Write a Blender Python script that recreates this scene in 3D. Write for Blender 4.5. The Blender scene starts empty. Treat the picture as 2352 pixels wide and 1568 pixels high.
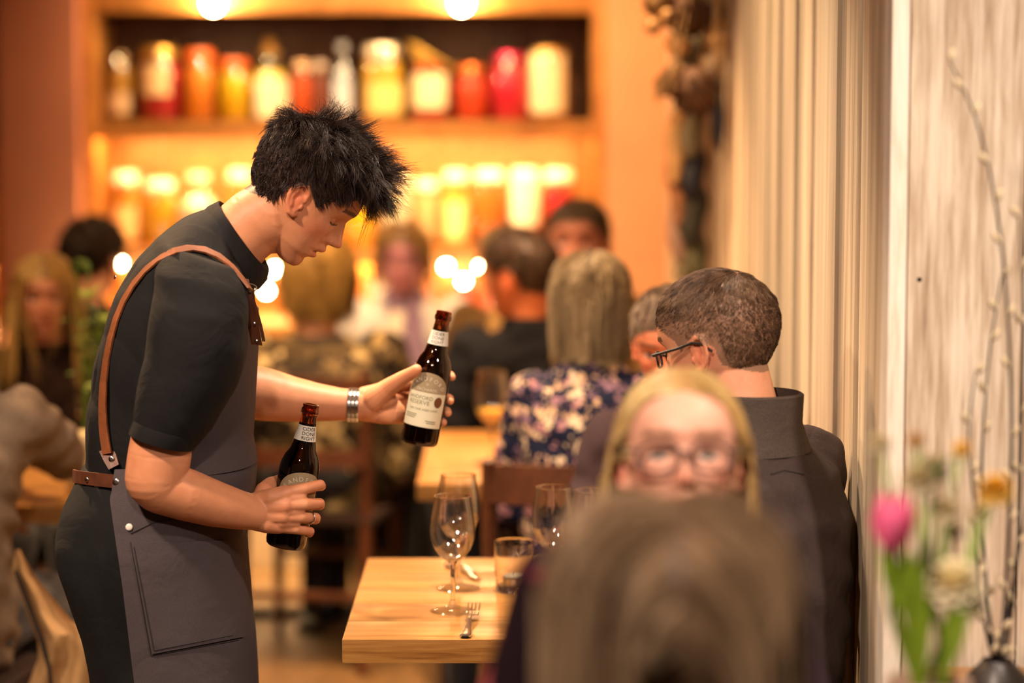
import bpy, bmesh, math, random
import numpy as np
from mathutils import Vector, Matrix, Euler, noise as mnoise
from mathutils.bvhtree import BVHTree

random.seed(7)
rng = np.random.default_rng(7)
SC = bpy.context.scene
COL = SC.collection
R = math.radians

# ------------------------------------------------------------------ camera
W_PX, H_PX, LENS = 2352, 1568, 85.0
FP = LENS / 36.0 * W_PX
PITCH = R(5.6)
CAM_Z = 1.62
cd = bpy.data.cameras.new('camera')
cd.lens = LENS
cd.sensor_width = 36.0
cd.clip_start = 0.05
cd.clip_end = 60
cd.dof.use_dof = True
cd.dof.focus_distance = 3.90
cd.dof.aperture_fstop = 1.55
cam = bpy.data.objects.new('camera', cd)
COL.objects.link(cam)
cam.location = (0, 0, CAM_Z)
cam.rotation_euler = (math.pi / 2 - PITCH, 0, 0)
SC.camera = cam

# ------------------------------------------------------------------ world, exposure
wd = bpy.data.worlds.new('room_ambience')
SC.world = wd
wd.use_nodes = True
bgn = wd.node_tree.nodes['Background']
bgn.inputs[0].default_value = (1.0, 0.70, 0.48, 1)
bgn.inputs[1].default_value = 0.10
SC.view_settings.view_transform = 'Standard'
SC.view_settings.look = 'None'
SC.view_settings.gamma = 1.0
SC.view_settings.use_curve_mapping = False
SC.view_settings.exposure = 0.0
SC.cycles.use_denoising = True
SC.cycles.max_bounces = 10
SC.cycles.transparent_max_bounces = 24
SC.cycles.caustics_reflective = False
SC.cycles.caustics_refractive = False
SC.cycles.sample_clamp_indirect = 6.0

WARM = (1.0, 0.62, 0.33)
SOFT = (1.0, 0.78, 0.58)
# ceiling lamps of the room and an added near fill: (x, y, z, watts, spread deg, disc size, colour, aim)
CEIL_LAMPS = [
    (0.00, 4.15, 2.62, 12, 75, .10, SOFT, (0.0, 4.2, .75)),      # over the wine table
    (-0.05, 6.0, 2.62, 34, 75, .10, WARM, (-0.05, 6.0, .75)),    # over the far table
    (1.05, 2.35, 2.62, 8, 80, .12, (1, .80, .66), (.55, 3.2, 1.25)),  # by the flowers
    (-1.35, 2.7, 2.62, 12, 80, .16, (1, .74, .55), (-.7, 3.9, 1.2)),   # ahead of the waiter
    (-1.55, 5.4, 2.62, 14, 90, .12, WARM, (-1.3, 5.5, .8)),      # over the left tables
    (-0.6, 7.6, 2.62, 18, 110, .12, WARM, (-.6, 8.5, 1.4)),      # washes the shelves
    (0.35, 7.4, 2.62, 10, 100, .12, (1, .55, .25), (.5, 8.5, 1.3)),
    (-0.75, 4.9, 2.62, 18, 80, .12, (1, .72, .46), (.54, 4.9, 1.2)),       # washes the plank wall
    (-1.15, 4.7, 2.62, 13, 70, .10, WARM, (-.75, 4.1, 1.4)),     # behind the waiter
    (-0.35, 1.20, 2.62, 17, 90, .14, (1, .76, .60), (.35, 2.7, 1.1)),   # added fill for the foreground hair, the blonde's face and the flowers
    (-0.75, 6.35, 2.62, 18, 75, .12, WARM, (-.50, 7.15, 1.0)),   # over the print blouse
]

# ------------------------------------------------------------------ helpers
def px(x, y, Y):
    dx = (x - W_PX / 2) / FP
    dy = (H_PX / 2 - y) / FP
    d = (dx, math.cos(PITCH) + dy * math.sin(PITCH), -math.sin(PITCH) + dy * math.cos(PITCH))
    s = Y / d[1]
    return Vector((d[0] * s, Y, CAM_Z + d[2] * s))
def pm(n, Y):                      # n pixels in metres at depth Y
    return n * Y / FP
def lin(h):
    if isinstance(h, str):
        h = h.lstrip('#')
        c = [int(h[i:i + 2], 16) / 255 for i in (0, 2, 4)]
        return tuple(((v / 12.92) if v <= .04045 else ((v + .055) / 1.055) ** 2.4) for v in c)
    return tuple(h)
def interp(t, x):
    xs = [p[0] for p in t]; ys = [p[1] for p in t]
    return np.interp(x, xs, ys)
def smooth_interp(tab, n=400, k=9):
    xs = np.array([p[0] for p in tab], float); ys = np.array([p[1] for p in tab], float)
    x = np.linspace(xs[0], xs[-1], n); y = np.interp(x, xs, ys)
    ker = np.hanning(k + 2)[1:-1]; ker /= ker.sum()
    yp = np.concatenate([np.full(k, y[0]), y, np.full(k, y[-1])])
    ys2 = np.convolve(yp, ker, 'same')[k:-k]
    return lambda q: np.interp(q, x, ys2)

class MB:
    """collects geometry, builds ONE mesh object"""
    def __init__(s):
        s.v = []; s.f = []
    def add(s, v, f):
        o = len(s.v)
        s.v.extend([tuple(p) for p in v]); s.f.extend([tuple(i + o for i in q) for q in f])
        return s
    def box(s, lo, hi, bev=0.0, M=None):
        bm = bmesh.new()
        bmesh.ops.create_cube(bm, size=1)
        lo = Vector(lo); hi = Vector(hi)
        for v in bm.verts:
            v.co = Vector(((lo.x + hi.x) / 2 + v.co.x * (hi.x - lo.x), (lo.y + hi.y) / 2 + v.co.y * (hi.y - lo.y), (lo.z + hi.z) / 2 + v.co.z * (hi.z - lo.z)))
        if bev > 0:
            bmesh.ops.bevel(bm, geom=bm.edges[:], offset=bev, segments=2, profile=.7, affect='EDGES')
        if M is not None:
            bm.transform(M)
        bm.verts.index_update()
        s.add([v.co.copy() for v in bm.verts], [[v.index for v in f.verts] for f in bm.faces])
        bm.free(); return s
    def ell(s, c, r, M=None, nu=24, nv=14):
        v = []; f = []
        if not hasattr(r, '__len__'): r = (r, r, r)
        for j in range(nv + 1):
            th = math.pi * j / nv
            for i in range(nu):
                ph = 2 * math.pi * i / nu
                p = Vector((r[0] * math.sin(th) * math.cos(ph), r[1] * math.sin(th) * math.sin(ph), r[2] * math.cos(th)))
                if M is not None: p = M @ p
                v.append(p + Vector(c))
        for j in range(nv):
            for i in range(nu):
                f.append((j * nu + i, (j + 1) * nu + i, (j + 1) * nu + (i + 1) % nu, j * nu + (i + 1) % nu))
        return s.add(v, f)
    def loft(s, secs, n=32, cap=True, closed=False):
        """secs: list of arrays (n,3) or tuples (c,u,v[,exp])"""
        rings = []
        for q in secs:
            if isinstance(q, np.ndarray):
                rings.append([Vector(p) for p in q]); continue
            c, u, w = Vector(q[0]), Vector(q[1]), Vector(q[2])
            e = q[3] if len(q) > 3 else 2.0
            ring = []
            for i in range(n):
                t = 2 * math.pi * i / n
                ct, st = math.cos(t), math.sin(t)
                ring.append(c + u * (abs(ct) ** (2 / e) * (1 if ct >= 0 else -1)) + w * (abs(st) ** (2 / e) * (1 if st >= 0 else -1)))
            rings.append(ring)
        n = len(rings[0]); v = [p for r_ in rings for p in r_]; f = []
        m = len(rings)
        for j in range(m - 1 + (1 if closed else 0)):
            a = j * n; b = ((j + 1) % m) * n
            for i in range(n):
                f.append((a + i, a + (i + 1) % n, b + (i + 1) % n, b + i))
        if cap and not closed:
            f.append(tuple(range(n - 1, -1, -1))); f.append(tuple((m - 1) * n + i for i in range(n)))
        return s.add(v, f)
    def tube(s, pts, rad, n=8, cap=True, closed=False):
        pts = [Vector(p) for p in pts]; m = len(pts)
        if not hasattr(rad, '__len__'): rad = [rad] * m
        secs = []; prev = None
        for i, p in enumerate(pts):
            if closed: t = pts[(i + 1) % m] - pts[i - 1]
            else: t = pts[min(i + 1, m - 1)] - pts[max(i - 1, 0)]
            t.normalize()
            if prev is None:
                a = Vector((0, 0, 1)) if abs(t.z) < .9 else Vector((1, 0, 0))
                u = t.cross(a).normalized()
            else:
                u = (prev - t * prev.dot(t)).normalized()
            prev = u
            w = t.cross(u)
            secs.append((p, u * rad[i], w * rad[i]))
        return s.loft(secs, n=n, cap=cap, closed=closed)
    def chain(s, pts, rad, n=16):
        """round-capped tapered limb for remeshing"""
        for p, r in zip(pts, rad): s.ell(p, r, nu=n, nv=10)
        for i in range(len(pts) - 1):
            a, b = Vector(pts[i]), Vector(pts[i + 1])
            t = b - a
            L = t.length
            if L < 1e-5: continue
            t /= L
            x = Vector((0, 0, 1)) if abs(t.z) < .9 else Vector((1, 0, 0))
            u = t.cross(x).normalized(); w = t.cross(u)
            sn = max(-.9, min(.9, (rad[i] - rad[i + 1]) / L)); cs = math.sqrt(1 - sn * sn)
            s.loft([(a + t * rad[i] * sn, u * rad[i] * cs, w * rad[i] * cs), (b + t * rad[i + 1] * sn, u * rad[i + 1] * cs, w * rad[i + 1] * cs)], n=n)
        return s
    def lathe(s, prof, M=None, n=32, cap=True):
        v = []; f = []
        for r, z in prof:
            for i in range(n):
                t = 2 * math.pi * i / n
                p = Vector((r * math.cos(t), r * math.sin(t), z))
                v.append(M @ p if M is not None else p)
        m = len(prof)
        for j in range(m - 1):
            for i in range(n):
                f.append((j * n + i, j * n + (i + 1) % n, (j + 1) * n + (i + 1) % n, (j + 1) * n + i))
        if cap:
            f.append(tuple(range(n - 1, -1, -1))); f.append(tuple((m - 1) * n + i for i in range(n)))
        return s.add(v, f)
    def band(s, pts, wid, thick, out):
        """strap: pts centre line, wid list of half width vectors, out list of outward unit vectors"""
        secs = []
        for p, w, o in zip(pts, wid, out):
            p = Vector(p); w = Vector(w); o = Vector(o)
            secs.append(np.array([p - w - o * thick / 2, p + w - o * thick / 2, p + w + o * thick / 2, p - w + o * thick / 2]))
        return s.loft(secs)
    def xf(s, M):
        s.v = [tuple(M @ Vector(p)) for p in s.v]; return s
    def mesh(s, name='mesh'):
        me = bpy.data.meshes.new(name)
        me.from_pydata(s.v, [], s.f); me.update()
        return me
    def build(s, name, mat, parent=None, smooth=True, voxel=0, sm=0, fix=True):
        me = s.mesh(name)
        if voxel: me = remesh(me, voxel, sm)
        elif fix:
            bm = bmesh.new(); bm.from_mesh(me)
            bmesh.ops.recalc_face_normals(bm, faces=bm.faces[:])
            bm.to_mesh(me); bm.free()
        return link(name, me, mat, parent, smooth)
def link(name, me, mat, parent=None, smooth=True):
    o = bpy.data.objects.new(name, me)
    COL.objects.link(o)
    if mat is not None and len(me.materials) == 0: me.materials.append(mat)
    if smooth:
        me.polygons.foreach_set('use_smooth', [True] * len(me.polygons))
        try: me.set_sharp_from_angle(angle=R(40))
        except Exception: pass
    if parent is not None:
        o.parent = parent
        o.matrix_parent_inverse = parent_world(parent).inverted()
    return o
def parent_world(o):
    M = o.matrix_basis.copy()
    if o.parent is not None: M = parent_world(o.parent) @ o.matrix_parent_inverse @ M
    return M
def remesh(me, voxel, sm=0, sf=.5):
    o = bpy.data.objects.new('tmp', me); COL.objects.link(o)
    m = o.modifiers.new('r', 'REMESH'); m.mode = 'VOXEL'; m.voxel_size = voxel
    if sm:
        k = o.modifiers.new('s', 'SMOOTH'); k.iterations = sm; k.factor = sf
    dg = bpy.context.evaluated_depsgraph_get(); dg.update()
    out = bpy.data.meshes.new_from_object(o.evaluated_get(dg))
    bpy.data.objects.remove(o); bpy.data.meshes.remove(me)
    return out
def verts_np(me):
    a = np.empty(len(me.vertices) * 3); me.vertices.foreach_get('co', a); return a.reshape(-1, 3)
def set_verts(me, a):
    me.vertices.foreach_set('co', a.ravel()); me.update()
def displace(me, fn):
    me.update()
    nrm = np.empty(len(me.vertices) * 3); me.vertices.foreach_get('normal', nrm); nrm = nrm.reshape(-1, 3)
    co = verts_np(me)
    set_verts(me, co + nrm * fn(co)[:, None])
def bvh_of(o):
    me = o.data
    return BVHTree.FromPolygons([v.co[:] for v in me.vertices], [p.vertices[:] for p in me.polygons])
def project(bvh, x, y, off=.002, default_Y=4):
    """the point of a built surface behind photo pixel (x, y), lifted by off, plus its normal"""
    o = Vector((0, 0, CAM_Z)); d = (px(x, y, 4.0) - o).normalized()
    h = bvh.ray_cast(o, d)
    if h[0] is None: return px(x, y, default_Y), Vector((0, -1, 0))
    n = h[1]
    if n.dot(d) > 0: n = -n
    return h[0] + n * off, n
def thing(name, label, cat, loc=(0, 0, 0), rz=0, group=None):
    o = bpy.data.objects.new(name, None); COL.objects.link(o)
    o.empty_display_size = .05
    o.location = loc; o.rotation_euler = (0, 0, rz)
    o['label'] = label; o['category'] = cat
    if group: o['group'] = group
    return o
def tag(o, label, cat, group=None, kind=None):
    o['label'] = label; o['category'] = cat
    if group: o['group'] = group
    if kind: o['kind'] = kind
    return o
def struct(o):
    o['kind'] = 'structure'; return o
def copy_tree(o, parent=None, loc=None, rz=None):
    c = o.copy(); COL.objects.link(c)
    if parent is not None: c.parent = parent
    if loc is not None: c.location = loc
    if rz is not None: c.rotation_euler = (0, 0, rz)
    for ch in list(o.children): copy_tree(ch, c)
    return c

# ------------------------------------------------------------------ materials
MATS = {}
def nodes_of(name):
    m = bpy.data.materials.new(name); m.use_nodes = True
    nt = m.node_tree
    return m, nt, nt.nodes['Principled BSDF']
def setp(b, **k):
    for n, v in k.items():
        b.inputs[n.replace('_', ' ')].default_value = v
def rgba(c): return (*lin(c), 1)
def plain(name, c, rough=.5, metal=0, spec=None, emit=None, es=0, sheen=0, coat=0, var=.0, vs=40, bump=0, bs=200):
    if name in MATS: return MATS[name]
    m, nt, b = nodes_of(name)
    b.inputs['Base Color'].default_value = rgba(c)
    b.inputs['Roughness'].default_value = rough
    b.inputs['Metallic'].default_value = metal
    if spec is not None: b.inputs['Specular IOR Level'].default_value = spec
    if sheen: b.inputs['Sheen Weight'].default_value = sheen; b.inputs['Sheen Roughness'].default_value = .5
    if coat: b.inputs['Coat Weight'].default_value = coat
    if emit: b.inputs['Emission Color'].default_value = rgba(emit); b.inputs['Emission Strength'].default_value = es
    tc = nt.nodes.new('ShaderNodeTexCoord')
    if var:
        n = nt.nodes.new('ShaderNodeTexNoise'); n.inputs['Scale'].default_value = vs; n.inputs['Detail'].default_value = 4
        nt.links.new(tc.outputs['Object'], n.inputs['Vector'])
        r = nt.nodes.new('ShaderNodeValToRGB')
        l = lin(c)
        r.color_ramp.elements[0].position = .3; r.color_ramp.elements[1].position = .7
        r.color_ramp.elements[0].color = (*[v * (1 - var) for v in l], 1)
        r.color_ramp.elements[1].color = (*[min(1, v * (1 + var)) for v in l], 1)
        nt.links.new(n.outputs['Fac'], r.inputs['Fac']); nt.links.new(r.outputs['Color'], b.inputs['Base Color'])
    if bump:
        n = nt.nodes.new('ShaderNodeTexNoise'); n.inputs['Scale'].default_value = bs; n.inputs['Detail'].default_value = 3
        nt.links.new(tc.outputs['Object'], n.inputs['Vector'])
        bp = nt.nodes.new('ShaderNodeBump'); bp.inputs['Strength'].default_value = bump; bp.inputs['Distance'].default_value = .002
        nt.links.new(n.outputs['Fac'], bp.inputs['Height']); nt.links.new(bp.outputs['Normal'], b.inputs['Normal'])
    MATS[name] = m
    return m
def ramp(nt, stops):
    r = nt.nodes.new('ShaderNodeValToRGB')
    e = r.color_ramp.elements
    while len(e) < len(stops): e.new(.5)
    for k, (p, c) in zip(e, stops):
        k.position = p; k.color = rgba(c)
    return r
def wood(name, cols, scale=(1, 1, 1), grain=14, rough=.4, coat=0, bump=.1, rot=(0, 0, 0), ov=(.82, 1.12), fine=.35, fs=5):
    """streaked grain: scale stretches the noise (small value along the grain)"""
    if name in MATS: return MATS[name]
    m, nt, b = nodes_of(name)
    tc = nt.nodes.new('ShaderNodeTexCoord'); mp = nt.nodes.new('ShaderNodeMapping')
    mp.inputs['Scale'].default_value = scale; mp.inputs['Rotation'].default_value = rot
    oi = nt.nodes.new('ShaderNodeObjectInfo')
    mul = nt.nodes.new('ShaderNodeMath'); mul.operation = 'MULTIPLY'; mul.inputs[1].default_value = 37.0
    nt.links.new(oi.outputs['Random'], mul.inputs[0])
    cb = nt.nodes.new('ShaderNodeCombineXYZ')
    for i in range(3): nt.links.new(mul.outputs[0], cb.inputs[i])
    ad = nt.nodes.new('ShaderNodeVectorMath'); ad.operation = 'ADD'
    nt.links.new(tc.outputs['Object'], mp.inputs['Vector'])
    nt.links.new(mp.outputs['Vector'], ad.inputs[0]); nt.links.new(cb.outputs[0], ad.inputs[1])
    n1 = nt.nodes.new('ShaderNodeTexNoise'); n1.inputs['Scale'].default_value = grain; n1.inputs['Detail'].default_value = 6; n1.inputs['Roughness'].default_value = .65; n1.inputs['Distortion'].default_value = .6
    nt.links.new(ad.outputs[0], n1.inputs['Vector'])
    n2 = nt.nodes.new('ShaderNodeTexNoise'); n2.inputs['Scale'].default_value = grain * fs; n2.inputs['Detail'].default_value = 4
    nt.links.new(ad.outputs[0], n2.inputs['Vector'])
    mx = nt.nodes.new('ShaderNodeMix'); mx.data_type = 'FLOAT'; mx.inputs[0].default_value = fine
    nt.links.new(n1.outputs['Fac'], mx.inputs[2]); nt.links.new(n2.outputs['Fac'], mx.inputs[3])
    k = len(cols)
    r = ramp(nt, [(.3 + .4 * i / (k - 1), c) for i, c in enumerate(cols)])
    nt.links.new(mx.outputs[0], r.inputs['Fac'])
    hs = nt.nodes.new('ShaderNodeHueSaturation')
    mr = nt.nodes.new('ShaderNodeMapRange'); mr.inputs[3].default_value = ov[0]; mr.inputs[4].default_value = ov[1]
    nt.links.new(oi.outputs['Random'], mr.inputs[0]); nt.links.new(mr.outputs[0], hs.inputs['Value'])
    nt.links.new(r.outputs['Color'], hs.inputs['Color']); nt.links.new(hs.outputs['Color'], b.inputs['Base Color'])
    b.inputs['Roughness'].default_value = rough
    if coat: b.inputs['Coat Weight'].default_value = coat; b.inputs['Coat Roughness'].default_value = .25
    if bump:
        bp = nt.nodes.new('ShaderNodeBump'); bp.inputs['Strength'].default_value = bump; bp.inputs['Distance'].default_value = .003
        nt.links.new(mx.outputs[0], bp.inputs['Height']); nt.links.new(bp.outputs['Normal'], b.inputs['Normal'])
    MATS[name] = m
    return m
def fabric(name, c, var=.18, weave=900, rough=.9, sheen=.25, folds=9):
    if name in MATS: return MATS[name]
    m, nt, b = nodes_of(name)
    tc = nt.nodes.new('ShaderNodeTexCoord')
    n = nt.nodes.new('ShaderNodeTexNoise'); n.inputs['Scale'].default_value = weave; n.inputs['Detail'].default_value = 2
    nt.links.new(tc.outputs['Object'], n.inputs['Vector'])
    l = lin(c)
    r = nt.nodes.new('ShaderNodeValToRGB')
    r.color_ramp.elements[0].position = .3; r.color_ramp.elements[1].position = .7
    r.color_ramp.elements[0].color = (*[v * (1 - var) for v in l], 1); r.color_ramp.elements[1].color = (*[v * (1 + var) for v in l], 1)
    nt.links.new(n.outputs['Fac'], r.inputs['Fac']); nt.links.new(r.outputs['Color'], b.inputs['Base Color'])
    n2 = nt.nodes.new('ShaderNodeTexNoise'); n2.inputs['Scale'].default_value = folds; n2.inputs['Detail'].default_value = 3; n2.inputs['Distortion'].default_value = 1
    nt.links.new(tc.outputs['Object'], n2.inputs['Vector'])
    bp = nt.nodes.new('ShaderNodeBump'); bp.inputs['Strength'].default_value = .25; bp.inputs['Distance'].default_value = .02
    bp2 = nt.nodes.new('ShaderNodeBump'); bp2.inputs['Strength'].default_value = .15; bp2.inputs['Distance'].default_value = .001
    nt.links.new(n2.outputs['Fac'], bp.inputs['Height']); nt.links.new(n.outputs['Fac'], bp2.inputs['Height'])
    nt.links.new(bp.outputs['Normal'], bp2.inputs['Normal']); nt.links.new(bp2.outputs['Normal'], b.inputs['Normal'])
    b.inputs['Roughness'].default_value = rough
    b.inputs['Specular IOR Level'].default_value = .25
    b.inputs['Sheen Weight'].default_value = sheen * .15; b.inputs['Sheen Tint'].default_value = (*l, 1)
    MATS[name] = m
    return m
def blotch(name, base, spots, scale=22, cover=.5, rough=.8):
    """printed fabric: base colour with irregular voronoi blossoms"""
    if name in MATS: return MATS[name]
    m, nt, b = nodes_of(name)
    tc = nt.nodes.new('ShaderNodeTexCoord')
    nz = nt.nodes.new('ShaderNodeTexNoise'); nz.inputs['Scale'].default_value = scale * 1.3; nz.inputs['Detail'].default_value = 2
    nt.links.new(tc.outputs['Object'], nz.inputs['Vector'])
    mx0 = nt.nodes.new('ShaderNodeMix'); mx0.data_type = 'RGBA'; mx0.blend_type = 'LINEAR_LIGHT'; mx0.inputs[0].default_value = .045
    nt.links.new(tc.outputs['Object'], mx0.inputs[6]); nt.links.new(nz.outputs['Color'], mx0.inputs[7])
    vo = nt.nodes.new('ShaderNodeTexVoronoi'); vo.inputs['Scale'].default_value = scale
    nt.links.new(mx0.outputs[2], vo.inputs['Vector'])
    lt = nt.nodes.new('ShaderNodeMath'); lt.operation = 'LESS_THAN'; lt.inputs[1].default_value = cover
    nt.links.new(vo.outputs['Distance'], lt.inputs[0])
    sep = nt.nodes.new('ShaderNodeSeparateColor'); nt.links.new(vo.outputs['Color'], sep.inputs[0])
    k = len(spots)
    r = ramp(nt, [(i / k, c) for i, c in enumerate(spots)]); r.color_ramp.interpolation = 'CONSTANT'
    nt.links.new(sep.outputs[0], r.inputs['Fac'])
    mx = nt.nodes.new('ShaderNodeMix'); mx.data_type = 'RGBA'
    nt.links.new(lt.outputs[0], mx.inputs[0]); mx.inputs[6].default_value = rgba(base); nt.links.new(r.outputs['Color'], mx.inputs[7])
    nt.links.new(mx.outputs[2], b.inputs['Base Color'])
    b.inputs['Roughness'].default_value = rough; b.inputs['Specular IOR Level'].default_value = .2
    MATS[name] = m
    return m
def skin_mat():
    if 'skin' in MATS: return MATS['skin']
    m, nt, b = nodes_of('skin')
    a = nt.nodes.new('ShaderNodeAttribute'); a.attribute_name = 'Col'
    tc = nt.nodes.new('ShaderNodeTexCoord')
    n = nt.nodes.new('ShaderNodeTexNoise'); n.inputs['Scale'].default_value = 55; n.inputs['Detail'].default_value = 5
    nt.links.new(tc.outputs['Object'], n.inputs['Vector'])
    r = ramp(nt, [(.3, (.86, .80, .78)), (.7, (1.0, 1.0, 1.0))])
    nt.links.new(n.outputs['Fac'], r.inputs['Fac'])
    mx = nt.nodes.new('ShaderNodeMix'); mx.data_type = 'RGBA'; mx.blend_type = 'MULTIPLY'; mx.inputs[0].default_value = .7
    nt.links.new(a.outputs['Color'], mx.inputs[6]); nt.links.new(r.outputs['Color'], mx.inputs[7])
    nt.links.new(mx.outputs[2], b.inputs['Base Color'])
    b.inputs['Roughness'].default_value = .48; b.inputs['Specular IOR Level'].default_value = .35
    b.inputs['Subsurface Weight'].default_value = .12; b.inputs['Subsurface Radius'].default_value = (.012, .004, .002); b.inputs['Subsurface Scale'].default_value = 1
    n2 = nt.nodes.new('ShaderNodeTexNoise'); n2.inputs['Scale'].default_value = 600; n2.inputs['Detail'].default_value = 2
    nt.links.new(tc.outputs['Object'], n2.inputs['Vector'])
    bp = nt.nodes.new('ShaderNodeBump'); bp.inputs['Strength'].default_value = .12; bp.inputs['Distance'].default_value = .001
    nt.links.new(n2.outputs['Fac'], bp.inputs['Height']); nt.links.new(bp.outputs['Normal'], b.inputs['Normal'])
    MATS['skin'] = m
    return m
def hair_mat(name, c1, c2, rough=.45):
    if name in MATS: return MATS[name]
    m, nt, b = nodes_of(name)
    a = nt.nodes.new('ShaderNodeAttribute'); a.attribute_name = 'rnd'
    r = ramp(nt, [(0, c1), (1, c2)])
    nt.links.new(a.outputs['Fac'], r.inputs['Fac']); nt.links.new(r.outputs['Color'], b.inputs['Base Color'])
    b.inputs['Roughness'].default_value = rough; b.inputs['Specular IOR Level'].default_value = .18
    MATS[name] = m
    return m
def thin_glass(name, tint=(1, 1, 1), gl=.0):
    """thin-walled clear glass: lets light straight through, reflects by facing angle"""
    if name in MATS: return MATS[name]
    m = bpy.data.materials.new(name); m.use_nodes = True
    nt = m.node_tree
    for n in list(nt.nodes):
        if n.type == 'BSDF_PRINCIPLED': nt.nodes.remove(n)
    out = nt.nodes['Material Output']
    tr = nt.nodes.new('ShaderNodeBsdfTransparent'); tr.inputs[0].default_value = (*tint, 1)
    g = nt.nodes.new('ShaderNodeBsdfGlossy'); g.inputs['Roughness'].default_value = .03
    lw = nt.nodes.new('ShaderNodeLayerWeight'); lw.inputs[0].default_value = .28
    mr = nt.nodes.new('ShaderNodeMapRange'); mr.inputs[3].default_value = .05 + gl; mr.inputs[4].default_value = .5
    nt.links.new(lw.outputs['Fresnel'], mr.inputs[0])
    mx = nt.nodes.new('ShaderNodeMixShader')
    nt.links.new(mr.outputs[0], mx.inputs[0]); nt.links.new(tr.outputs[0], mx.inputs[1]); nt.links.new(g.outputs[0], mx.inputs[2])
    nt.links.new(mx.outputs[0], out.inputs['Surface'])
    MATS[name] = m
    return m
def glass(name, c=(1, 1, 1), rough=0.0, ior=1.45):
    if name in MATS: return MATS[name]
    m, nt, b = nodes_of(name)
    b.inputs['Base Color'].default_value = (*c, 1); b.inputs['Transmission Weight'].default_value = 1
    b.inputs['Roughness'].default_value = rough; b.inputs['IOR'].default_value = ior
    MATS[name] = m
    return m
def emitter(name, c, s):
    if name in MATS: return MATS[name]
    m, nt, b = nodes_of(name)
    b.inputs['Base Color'].default_value = rgba(c)
    b.inputs['Emission Color'].default_value = rgba(c); b.inputs['Emission Strength'].default_value = s
    MATS[name] = m
    return m
# ================================================================== materials used by the setting
M_FLOOR = wood('floor_oak', ['#4f3b22', '#6b5030', '#80623c'], scale=(6, .6, 1), grain=6, rough=.45, bump=.05)
M_TERRA = plain('terracotta_paint', '#b97a5e', .85, var=.05, vs=6, bump=.1, bs=60)
M_ORANGE = plain('orange_plaster', '#cf9a70', .85, var=.05, vs=5, bump=.1, bs=60)
M_CEIL = plain('ceiling_paint', '#8d7a66', .9, var=.03)
M_PLANK = wood('weathered_plank', ['#7d6a52', '#a8937a', '#c4b193', '#ddceb3'], scale=(6, 6, .16), grain=4, rough=.85, bump=.5, ov=(.62, 1.25), fine=.3, fs=4)
M_BOARD = wood('pale_board', ['#806a54', '#b09c84', '#d0c2ad', '#ddd2c0'], scale=(4, 4, .3), grain=6, rough=.8, bump=.3, fine=.4, fs=5, ov=(.95,1.08))
M_POST = wood('bright_lit_post', ['#b9a48c', '#e4d9c8', '#efe7da'], scale=(9, 9, .6), grain=5, rough=.8, bump=.3)  # near-white tone puts the strong light on the post into its colour
M_BACKING = plain('dark_batten', '#2a2019', .9)
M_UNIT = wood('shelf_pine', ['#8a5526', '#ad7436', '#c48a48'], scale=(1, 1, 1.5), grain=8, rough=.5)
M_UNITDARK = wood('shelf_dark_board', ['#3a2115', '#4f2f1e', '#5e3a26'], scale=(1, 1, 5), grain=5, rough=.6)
M_CREAM = plain('cream_panel', '#f3e2b8', .6, var=.04, vs=8)
M_BLACK = plain('black_steel', '#15130f', .45, metal=.6, bump=.1)
M_BRASS = plain('brass', '#b58a45', .3, metal=1, var=.1)
M_STEEL = plain('steel', '#d2cfc8', .22, metal=1, var=.05, vs=120)
M_LED = emitter('led_strip_light', '#ffca80', 230)
M_LEDW = emitter('added_counter_strip', '#ffd79a', 330)
M_BULB = emitter('bulb_light', '#ffdca0', 190)
M_SPOTLENS = emitter('ceiling_lamp_lens', '#ffe2b8', 4)

# ================================================================== the room
struct(MB().box((-4.4, -.8, -.12), (1.7, 9.1, 0)).build('floor', M_FLOOR, smooth=False))
struct(MB().box((-4.4, -.8, 2.75), (1.7, 9.1, 2.85)).build('ceiling', M_CEIL, smooth=False))
struct(MB().box((-4.5, -.8, 0), (-4.4, 9.1, 2.75)).build('wall_left', M_TERRA, smooth=False))
wb = MB()
wb.box((-4.4, 8.95, 0), (1.7, 9.1, 2.75))                       # behind everything
struct(wb.build('wall_back', M_TERRA, smooth=False))
struct(MB().box((-1.78, 8.42, 0), (-1.505, 8.95, 2.75), .01).build('wall_pillar', M_TERRA))
struct(MB().box((.33, 8.47, 0), (.70, 8.95, 2.75), .006).build('wall_alcove', M_ORANGE))
struct(MB().box((-1.505, 8.47, 2.46), (.33, 8.95, 2.75)).build('wall_above_shelves', M_TERRA, smooth=False))
struct(MB().box((-4.4, 8.47, 2.46), (-1.78, 8.95, 2.75)).build('wall_above_far_shelves', M_TERRA, smooth=False))

# plank wall on the right, each plank a piece of its own
wr = struct(MB().box((.565, 3.53, 0), (.70, 8.47, 2.75)).build('wall_right', M_BACKING, smooth=False))
y = 3.535; i = 0
widths = [.075, .115, .10, .135, .09, .12, .145, .10, .125, .11, .095, .14]
while y < 8.40:
    w = widths[i % len(widths)]
    if y + w > 8.46: w = 8.46 - y
    x0 = .541 + .012 * ((i * 7) % 5) / 5
    MB().box((x0, y + .0025, .002), (.566, y + w - .0025, 2.748), .003).build('plank', M_PLANK, wr)
    y += w; i += 1
wn = struct(MB().box((.565, 3.50, 0), (1.7, 3.53, 2.75)).build('wall_near', M_BACKING, smooth=False))
MB().box((.541, 3.465, .002), (.5665, 3.5345, 2.748), .003).build('corner_post', M_POST, wn)
x = .5685
for k, w in enumerate([.169, .15, .17, .14, .16, .15, .15]):
    MB().box((x + .0015, 3.478 + .004 * (k % 2), .002), (min(x + w, 1.69) - .0015, 3.501, 2.748), .002).build('board', M_BOARD, wn)
    x += w
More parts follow.
